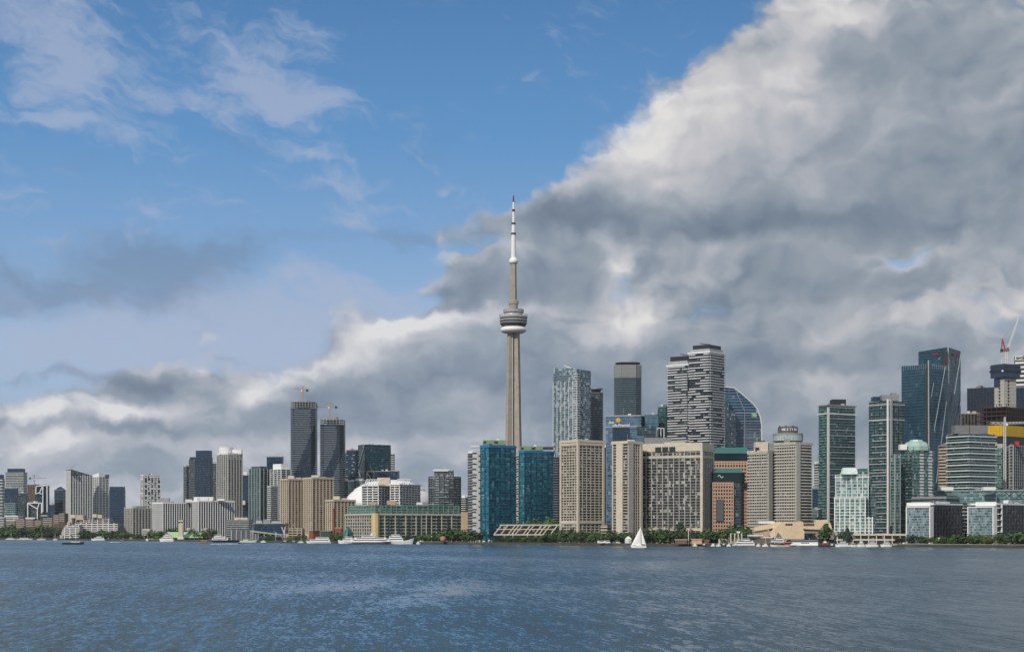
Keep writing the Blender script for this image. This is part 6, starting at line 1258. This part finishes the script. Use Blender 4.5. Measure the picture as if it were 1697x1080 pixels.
r = thing('tent', 'white pointed tent at the shore beside the sailboat', 'tent', (X(1041, 1640), 1640, GZ)); m = MB(); m.taper([(-3, -3), (3, -3), (3, 3), (-3, 3)], 0, [(-3.2, -3.2), (3.2, -3.2), (3.2, 3.2), (-3.2, 3.2)], 4.5, cap=False); m.build('wall', white, r); m = MB(); m.taper([(-3.4, -3.4), (3.4, -3.4), (3.4, 3.4), (-3.4, 3.4)], 4.5, [(-0.2, -0.2), (0.2, -0.2), (0.2, 0.2), (-0.2, 0.2)], 7.6); m.build('roof', white, r)
r = thing('sculpture', 'white curled shell sculpture on the right promenade', 'sculpture', (X(1676, 1440), 1440, GZ)); m = MB()
for k in range(9):
    a0, a1 = math.radians(20 + k * 14), math.radians(34 + k * 14); m.taper([(-3.4 + 6.2 * (k / 9), -1.2), (-3.4 + 6.2 * ((k + 1) / 9), -1.2), (-3.4 + 6.2 * ((k + 1) / 9), 1.2), (-3.4 + 6.2 * (k / 9), 1.2)], 0.6 * k, [(-3.0 + 6.2 * (k / 9), -0.8), (-3.0 + 6.2 * ((k + 1) / 9), -0.8), (-3.0 + 6.2 * ((k + 1) / 9), 0.8), (-3.0 + 6.2 * (k / 9), 0.8)], 1.8 + 0.62 * k)
m.build('shell', white, r)
r = thing('dome_tent', 'small white dome tent at the right end of the promenade', 'tent', (X(1690, 1436), 1436, GZ)); m = MB(); m.lathe([(2.7 * math.cos(math.radians(a)) + 0.02, 2.2 * math.sin(math.radians(a))) for a in range(0, 91, 15)], 20); m.build('canopy', white, r, smooth=True)
r = thing('sculpture', 'pair of white arched shapes at the foot of the front turquoise tower', 'sculpture', (X(813, 1800), 1800, GZ)); m = MB(); m.beam((-2.4, 0, 2.6), (1.4, 0, 2.0), 1.2); m.beam((-2.2, 0, 0), (-2.0, 0, 2.4), 0.6); m.beam((1.2, 0, 0), (1.2, 0, 2.0), 0.6); m.beam((1.4, 0, 2), (3.0, 0, 0.2), 0.7); m.build('arch', white, r)
r = thing('boulder', 'pale rounded boulder before the front turquoise tower', 'boulder', (X(802, 1800), 1800, GZ)); m = MB(); m.lathe([(1.8, 0), (2.0, 0.9), (1.5, 1.8), (0.5, 2.2)], 9); m.build('stone', mat('pale_rock', (0.5, 0.42, 0.34), 0.9), r)
def van(label, px, Y, col, L=6.0, H=2.6, name='van'):
    r = thing(name, label, name.replace('_', ' '), (X(px, Y), Y, GZ)); m = MB(); m.taper([(-L / 2, -1), (L / 2, -1), (L / 2, 1), (-L / 2, 1)], 0.5, [(-L / 2 + 0.1, -0.9), (L / 2 - 1.0, -0.9), (L / 2 - 1.0, 0.9), (-L / 2 + 0.1, 0.9)], H); m.build('body', col, r)
    m = MB(); m.box(0.3, 0, H * 0.62, L * 0.62, 1.98, H * 0.86); m.build('window_band', wglass, r)
    for sx in (-1, 1):
        for sy in (-1, 1):
            m = MB(); m.lathe([(0.42, -0.12), (0.42, 0.12)], 12); o = m.build('wheel', black, r, (sx * L * 0.32, sy * 0.95, 0.42)); o.rotation_euler = (math.radians(90), 0, 0)
for px, lab in ((995.5, 'white van parked under trees, left of its neighbour'), (1006, 'white van parked under trees, nearer the cream apartment wing')): van(lab, px, 1652, white, 6.5, 2.9)
for px, c, lab in ((1019, grey, 'grey parked car below the cream apartment wing'), (1025, white, 'white parked car nearest the white tent'), (699, white, 'small white vehicle on the dock right of the big yacht'), (1500, white, 'white car under the right promenade trees'), (1543, offw, 'pale car behind the yellowish promenade tree')): van(lab, px, shoreY(px) + 8, c, 4.6, 1.9, 'parked_car')
# ================================================================== trees
def leafmat(name, a, c):
    m = bpy.data.materials.new(name); m.use_nodes = True; T = NT(m.node_tree); b = T.n['Principled BSDF']
    co = T.n.new('ShaderNodeTexCoord').outputs['Object']; g = T.noise(co, 0.55, 4, 0.65); oi = T.n.new('ShaderNodeObjectInfo').outputs['Random']
    col = T.mix(T.lerp(g, 0.32, 0.68), a, c); col = T.mix(T.lerp(oi, 0.0, 0.5, 0.75, 0.0), col, tuple(x * 0.55 for x in a)); col = T.mix(T.lerp(oi, 0.6, 1.0, 0.0, 0.6), col, tuple(x * 1.6 for x in c)); T.put(b.inputs['Base Color'], col); b.inputs['Roughness'].default_value = 0.75; return m
lm_d = leafmat('dark_leaves', (0.020, 0.048, 0.014), (0.050, 0.095, 0.024)); lm_m = leafmat('mid_leaves', (0.035, 0.080, 0.016), (0.085, 0.150, 0.034)); lm_y = leafmat('yellow_leaves', (0.06, 0.075, 0.012), (0.17, 0.17, 0.03)); lm_b = leafmat('bluish_leaves', (0.018, 0.040, 0.026), (0.040, 0.075, 0.045))
bark = mat('bark', (0.08, 0.06, 0.045), 0.95)
def crown(seed, kind):
    rnd = random.Random(seed); m = MB(); lobes = []
    if kind == 'round':
        for k in range(9): a = rnd.uniform(0, 6.28); r_ = rnd.uniform(0.1, 0.27); lobes.append((math.cos(a) * r_, math.sin(a) * r_, rnd.uniform(0.36, 0.80), rnd.uniform(0.15, 0.25)))
    elif kind == 'wide':
        for k in range(12): a = rnd.uniform(0, 6.28); r_ = rnd.uniform(0.15, 0.48); lobes.append((math.cos(a) * r_, math.sin(a) * r_, rnd.uniform(0.30, 0.80) - r_ * 0.25, rnd.uniform(0.14, 0.24)))
    elif kind == 'cone':
        for k in range(10): z = 0.2 + 0.72 * k / 9; a = rnd.uniform(0, 6.28); r_ = 0.12 * (1 - z); lobes.append((math.cos(a) * r_, math.sin(a) * r_, z, 0.24 * (1.08 - z) + 0.03))
    else:
        for k in range(7): a = rnd.uniform(0, 6.28); r_ = rnd.uniform(0.1, 0.45); lobes.append((math.cos(a) * r_, math.sin(a) * r_, rnd.uniform(0.25, 0.65), rnd.uniform(0.22, 0.34)))
    for (x, y, z, r_) in lobes:
        for k in range(46):
            d = Vector((rnd.gauss(0, 1), rnd.gauss(0, 1), rnd.gauss(0, 1))).normalized(); rr = r_ * rnd.uniform(0.55, 1.12); c = Vector((x, y, z)) + d * rr
            if c.z < 0.1: continue
            nrm = (d + Vector((rnd.uniform(-.7, .7), rnd.uniform(-.7, .7), rnd.uniform(-.3, .9)))).normalized(); t = nrm.orthogonal().normalized(); t = Matrix.Rotation(rnd.uniform(0, 6.28), 3, nrm) @ t; u = nrm.cross(t); s = rnd.uniform(0.028, 0.062)
            m.face([c - t * s - u * s * 0.6, c + t * s * 0.2 - u * s, c + t * s + u * s * 0.5, c - t * s * 0.3 + u * s], [(0, 0)] * 4)
    return m
def trunk():
    m = MB(); m.lathe([(0.035, 0), (0.024, 0.25), (0.014, 0.55), (0.005, 0.8)], 7); rnd = random.Random(3)
    for k in range(6): a = k * 1.05; m.beam((0, 0, 0.22 + k * 0.05), (math.cos(a) * 0.2, math.sin(a) * 0.2, 0.45 + k * 0.05), 0.016)
    return m
tr_me = trunk().mesh('trunk', bark); crowns = {}
for kind in ('round', 'wide', 'cone', 'bush'):
    for v in range(3):
        for nm, lm in (('d', lm_d), ('m', lm_m), ('y', lm_y), ('b', lm_b)):
            if nm in 'yb' and v: continue
            crowns[kind, nm, v] = crown(v * 7 + 5, kind).mesh('crown', lm)
ordw = ['first', 'second', 'third', 'fourth', 'fifth', 'sixth', 'seventh', 'eighth', 'ninth', 'tenth', 'eleventh', 'twelfth', 'thirteenth', 'fourteenth', 'fifteenth', 'sixteenth', 'seventeenth', 'eighteenth', 'nineteenth', 'twentieth']
kw = {'round': 'round-crowned tree', 'wide': 'broad spreading tree', 'cone': 'pointed tree', 'bush': 'low shrub'}; cw = {'d': 'dark green', 'm': 'mid green', 'y': 'yellow-green', 'b': 'bluish green'}
def tree(px, ytop, kind, colr, label, group, Yo=14, wf=1.0):
    Y = shoreY(px) + Yo; hgt = (Z(ytop, Y) - GZ) * random.uniform(0.88, 1.14); nm = 'shrub' if kind == 'bush' else 'tree'; r = thing(nm, label, 'shrub' if kind == 'bush' else 'tree', (X(px, Y), Y, GZ), group)
    v = 0 if colr in 'yb' else random.randrange(3); c = link('crown', crowns[kind, colr, v], r, (0, 0, 0), random.uniform(0, 6.28)); c.scale = (hgt * wf * random.uniform(1.05, 1.4), hgt * wf * random.uniform(1.05, 1.4), hgt * random.uniform(1.0, 1.12))
    t = link('trunk', tr_me, r, (0, 0, 0), random.uniform(0, 6)); t.scale = (hgt, hgt, hgt)
def clump(where, items, group, wf=1.15):
    seen = {}
    for i, (px, yt, kind, c, *o) in enumerate(items):
        key = (kind, c); seen[key] = seen.get(key, 0) + 1
    cnt = {}
    for i, (px, yt, kind, c, *o) in enumerate(items):
        key = (kind, c); cnt[key] = cnt.get(key, 0) + 1; only = seen[key] == 1
        lab = (f'only {cw[c]} {kw[kind]} {where}' if only else f'{ordw[cnt[key] - 1]} {cw[c]} {kw[kind]} from left {where}')
        tree(px, yt, kind, c, lab, group, o[0] if o else 14, o[1] if len(o) > 1 else wf)
clump('before the brown terraced apartments', [(-4, 874, 'wide', 'd'), (6, 872, 'wide', 'm', 20), (15, 871, 'round', 'm', 24), (22, 874, 'wide', 'd'), (31, 872, 'wide', 'm', 18), (40, 874, 'wide', 'd', 26), (47, 872, 'wide', 'd'), (56, 873, 'round', 'd', 20), (64, 874, 'wide', 'd'), (72, 869, 'round', 'd', 30), (79, 872, 'wide', 'd'), (86, 874, 'wide', 'b'), (92, 876, 'wide', 'b', 20), (98, 878, 'round', 'b'), (35, 882, 'bush', 'd', 8), (60, 883, 'bush', 'd', 8), (10, 883, 'bush', 'm', 8), (82, 884, 'bush', 'b', 8)], 'trees at the far left shore', 1.5)
clump('before the white terraced apartments', [(134, 877, 'wide', 'd'), (141, 876, 'wide', 'd', 20), (148, 879, 'wide', 'd'), (156, 881, 'wide', 'm'), (163, 880, 'wide', 'd', 20), (170, 879, 'round', 'd'), (177, 882, 'wide', 'm'), (185, 880, 'wide', 'd', 18), (193, 878, 'wide', 'd'), (201, 881, 'wide', 'd'), (208, 880, 'round', 'm', 22), (214, 882, 'wide', 'b')], 'trees before the white terraces', 1.5)
clump('below the white-finned office slabs', [(229, 884, 'wide', 'd'), (236, 885, 'wide', 'd', 20), (250, 882, 'wide', 'm'), (257, 880, 'wide', 'd', 20), (264, 878, 'wide', 'm'), (271, 879, 'round', 'd', 25), (279, 878, 'wide', 'd', 70), (287, 875, 'round', 'd', 90), (293, 873, 'wide', 'd', 95), (318, 876, 'wide', 'd', 110), (326, 876, 'wide', 'd', 110), (345, 874, 'wide', 'd', 120), (351, 876, 'round', 'd', 110)], 'trees below the finned slabs', 1.4)
clump('beside the dark blue pavilion', [(441, 886, 'bush', 'm'), (448, 884, 'wide', 'm'), (455, 886, 'bush', 'd'), (478, 888, 'bush', 'y'), (484, 887, 'bush', 'm'), (491, 887, 'bush', 'y', 18), (498, 886, 'wide', 'y'), (505, 887, 'bush', 'm'), (471, 889, 'bush', 'd'), (433, 888, 'bush', 'd')], 'shrubs by the pavilion', 1.4)
clump('left of the ferry', [(552, 883, 'round', 'd'), (559, 880, 'wide', 'm'), (563, 883, 'round', 'y', 10), (567, 885, 'wide', 'd')], 'trees left of the ferry', 1.2)
clump('in the park before the cream terminal', [(676, 886, 'wide', 'b'), (683, 885, 'wide', 'b', 22), (690, 886, 'wide', 'b'), (698, 885, 'wide', 'd'), (706, 883, 'wide', 'd', 20), (713, 881, 'wide', 'm'), (720, 882, 'wide', 'd', 24), (727, 881, 'wide', 'd'), (735, 879, 'round', 'm', 26), (743, 876, 'wide', 'm'), (751, 875, 'wide', 'm', 18), (758, 877, 'wide', 'm'), (764, 879, 'round', 'm'), (771, 884, 'wide', 'd'), (779, 880, 'wide', 'd', 18), (786, 878, 'wide', 'd'), (793, 881, 'round', 'd', 20), (752, 886, 'bush', 'd', 6), (783, 888, 'bush', 'd', 6)], 'trees in the park before the terminal', 1.3)
clump('along the shore below the slanted frames', [(820, 888, 'wide', 'd'), (828, 887, 'wide', 'd'), (836, 886, 'wide', 'm'), (844, 887, 'wide', 'd'), (853, 888, 'wide', 'd'), (862, 887, 'wide', 'd'), (871, 888, 'wide', 'm'), (880, 887, 'wide', 'd'), (889, 886, 'wide', 'd'), (898, 885, 'wide', 'd'), (906, 885, 'wide', 'd'), (824, 894, 'bush', 'd', 6), (842, 894, 'bush', 'd', 6), (860, 894, 'bush', 'd', 6), (878, 894, 'bush', 'd', 6), (896, 894, 'bush', 'm', 6)], 'low trees below the slanted frames', 1.4)
clump('on the roof terrace behind the slanted frames', [(860, 861, 'wide', 'd', 90), (868, 860, 'wide', 'm', 90), (880, 862, 'wide', 'd', 90), (891, 861, 'wide', 'd', 90), (902, 863, 'wide', 'd', 90), (912, 861, 'round', 'm', 90), (922, 862, 'wide', 'd', 90)], 'trees behind the slanted frames', 0.7)
clump('below the beige grid tower', [(913, 881, 'wide', 'd'), (921, 878, 'wide', 'd', 22), (929, 877, 'wide', 'm', 30), (937, 876, 'wide', 'd', 26), (946, 875, 'wide', 'd', 34), (948, 883, 'round', 'm', 8), (956, 876, 'wide', 'd', 30), (965, 879, 'wide', 'd', 20), (974, 877, 'wide', 'd', 36), (983, 877, 'wide', 'd', 30), (989, 879, 'wide', 'm', 10), (996, 880, 'wide', 'm'), (1004, 882, 'wide', 'd'), (1009, 883, 'round', 'y', 10), (1017, 882, 'wide', 'd'), (1025, 880, 'wide', 'd', 22), (1033, 879, 'wide', 'd'), (1038, 882, 'round', 'd'), (934, 890, 'bush', 'd', 6), (955, 891, 'bush', 'd', 6), (975, 891, 'bush', 'm', 6)], 'trees below the beige grid tower', 1.25)
clump('below the huge apartment slab', [(1047, 892, 'bush', 'd', 16), (1070, 878, 'wide', 'd'), (1078, 873, 'wide', 'd', 26), (1086, 876, 'wide', 'd'), (1094, 880, 'wide', 'm'), (1102, 873, 'wide', 'b', 50), (1104, 879, 'wide', 'd'), (1112, 877, 'wide', 'm', 26), (1120, 876, 'wide', 'd'), (1128, 869, 'cone', 'b', 50), (1130, 878, 'wide', 'd'), (1137, 877, 'wide', 'd', 30), (1146, 882, 'wide', 'm'), (1154, 881, 'wide', 'd'), (1163, 877, 'wide', 'd', 26), (1169, 873, 'wide', 'd', 36), (1176, 879, 'wide', 'd'), (1183, 880, 'wide', 'd', 24), (1190, 876, 'wide', 'd', 34), (1197, 877, 'wide', 'm'), (1204, 882, 'wide', 'd'), (1213, 884, 'wide', 'd', 40), (1084, 888, 'bush', 'd', 20), (1110, 889, 'bush', 'd', 20)], 'trees below the apartment slab', 1.25)
clump('between the rose offices and the hotel', [(1222, 871, 'wide', 'd', 80), (1230, 867, 'wide', 'd', 85), (1238, 870, 'wide', 'd', 80), (1246, 873, 'wide', 'd', 75), (1252, 880, 'round', 'd', 40), (1236, 879, 'wide', 'b', 50)], 'trees between offices and hotel', 1.1)
clump('beside the tour boats', [(1370, 872, 'cone', 'd', 10, 1.3), (1367, 877, 'round', 'd', 14), (1404, 874, 'cone', 'b', 10, 1.1), (1401, 880, 'round', 'b', 14)], 'trees beside the tour boats', 1.1)
clump('along the right promenade', [(1488, 888, 'round', 'd'), (1495, 889, 'round', 'd'), (1506, 887, 'round', 'b'), (1513, 888, 'round', 'b'), (1526, 887, 'round', 'b', 10), (1534, 887, 'wide', 'd'), (1543, 889, 'round', 'y', 10), (1551, 889, 'wide', 'm'), (1561, 886, 'wide', 'd', 24), (1569, 884, 'wide', 'm'), (1577, 885, 'wide', 'd'), (1586, 883, 'wide', 'm', 24), (1594, 885, 'wide', 'd'), (1603, 886, 'wide', 'm'), (1611, 885, 'wide', 'd', 22), (1619, 884, 'wide', 'd'), (1627, 883, 'wide', 'm', 24), (1635, 884, 'wide', 'm'), (1643, 886, 'wide', 'y', 10), (1659, 885, 'round', 'd'), (1667, 884, 'wide', 'd', 22), (1684, 886, 'wide', 'b'), (1693, 879, 'wide', 'd', 24), (1701, 878, 'wide', 'd')], 'promenade trees at right', 1.25)
# ================================================================== air over the lake and city
hm = bpy.data.materials.new('haze_air'); hm.use_nodes = True; T = NT(hm.node_tree)
for n in list(T.n):
    if n.type == 'BSDF_PRINCIPLED': T.n.remove(n)
vol = T.n.new('ShaderNodeVolumePrincipled'); vol.inputs['Color'].default_value = (0.80, 0.87, 0.95, 1.0); vol.inputs['Density'].default_value = 0.000016
vol.inputs['Anisotropy'].default_value = 0.0
T.l.new(vol.outputs[0], [n for n in T.n if n.type == 'OUTPUT_MATERIAL'][0].inputs['Volume'])
m = MB(); m.box(0, 3250, -4.0, 19400, 13000, 640)
tagp(m.build('haze', hm), 'thin bluish air between the viewer and the far towers', kind='stuff')
scene.cycles.volume_bounces = 0
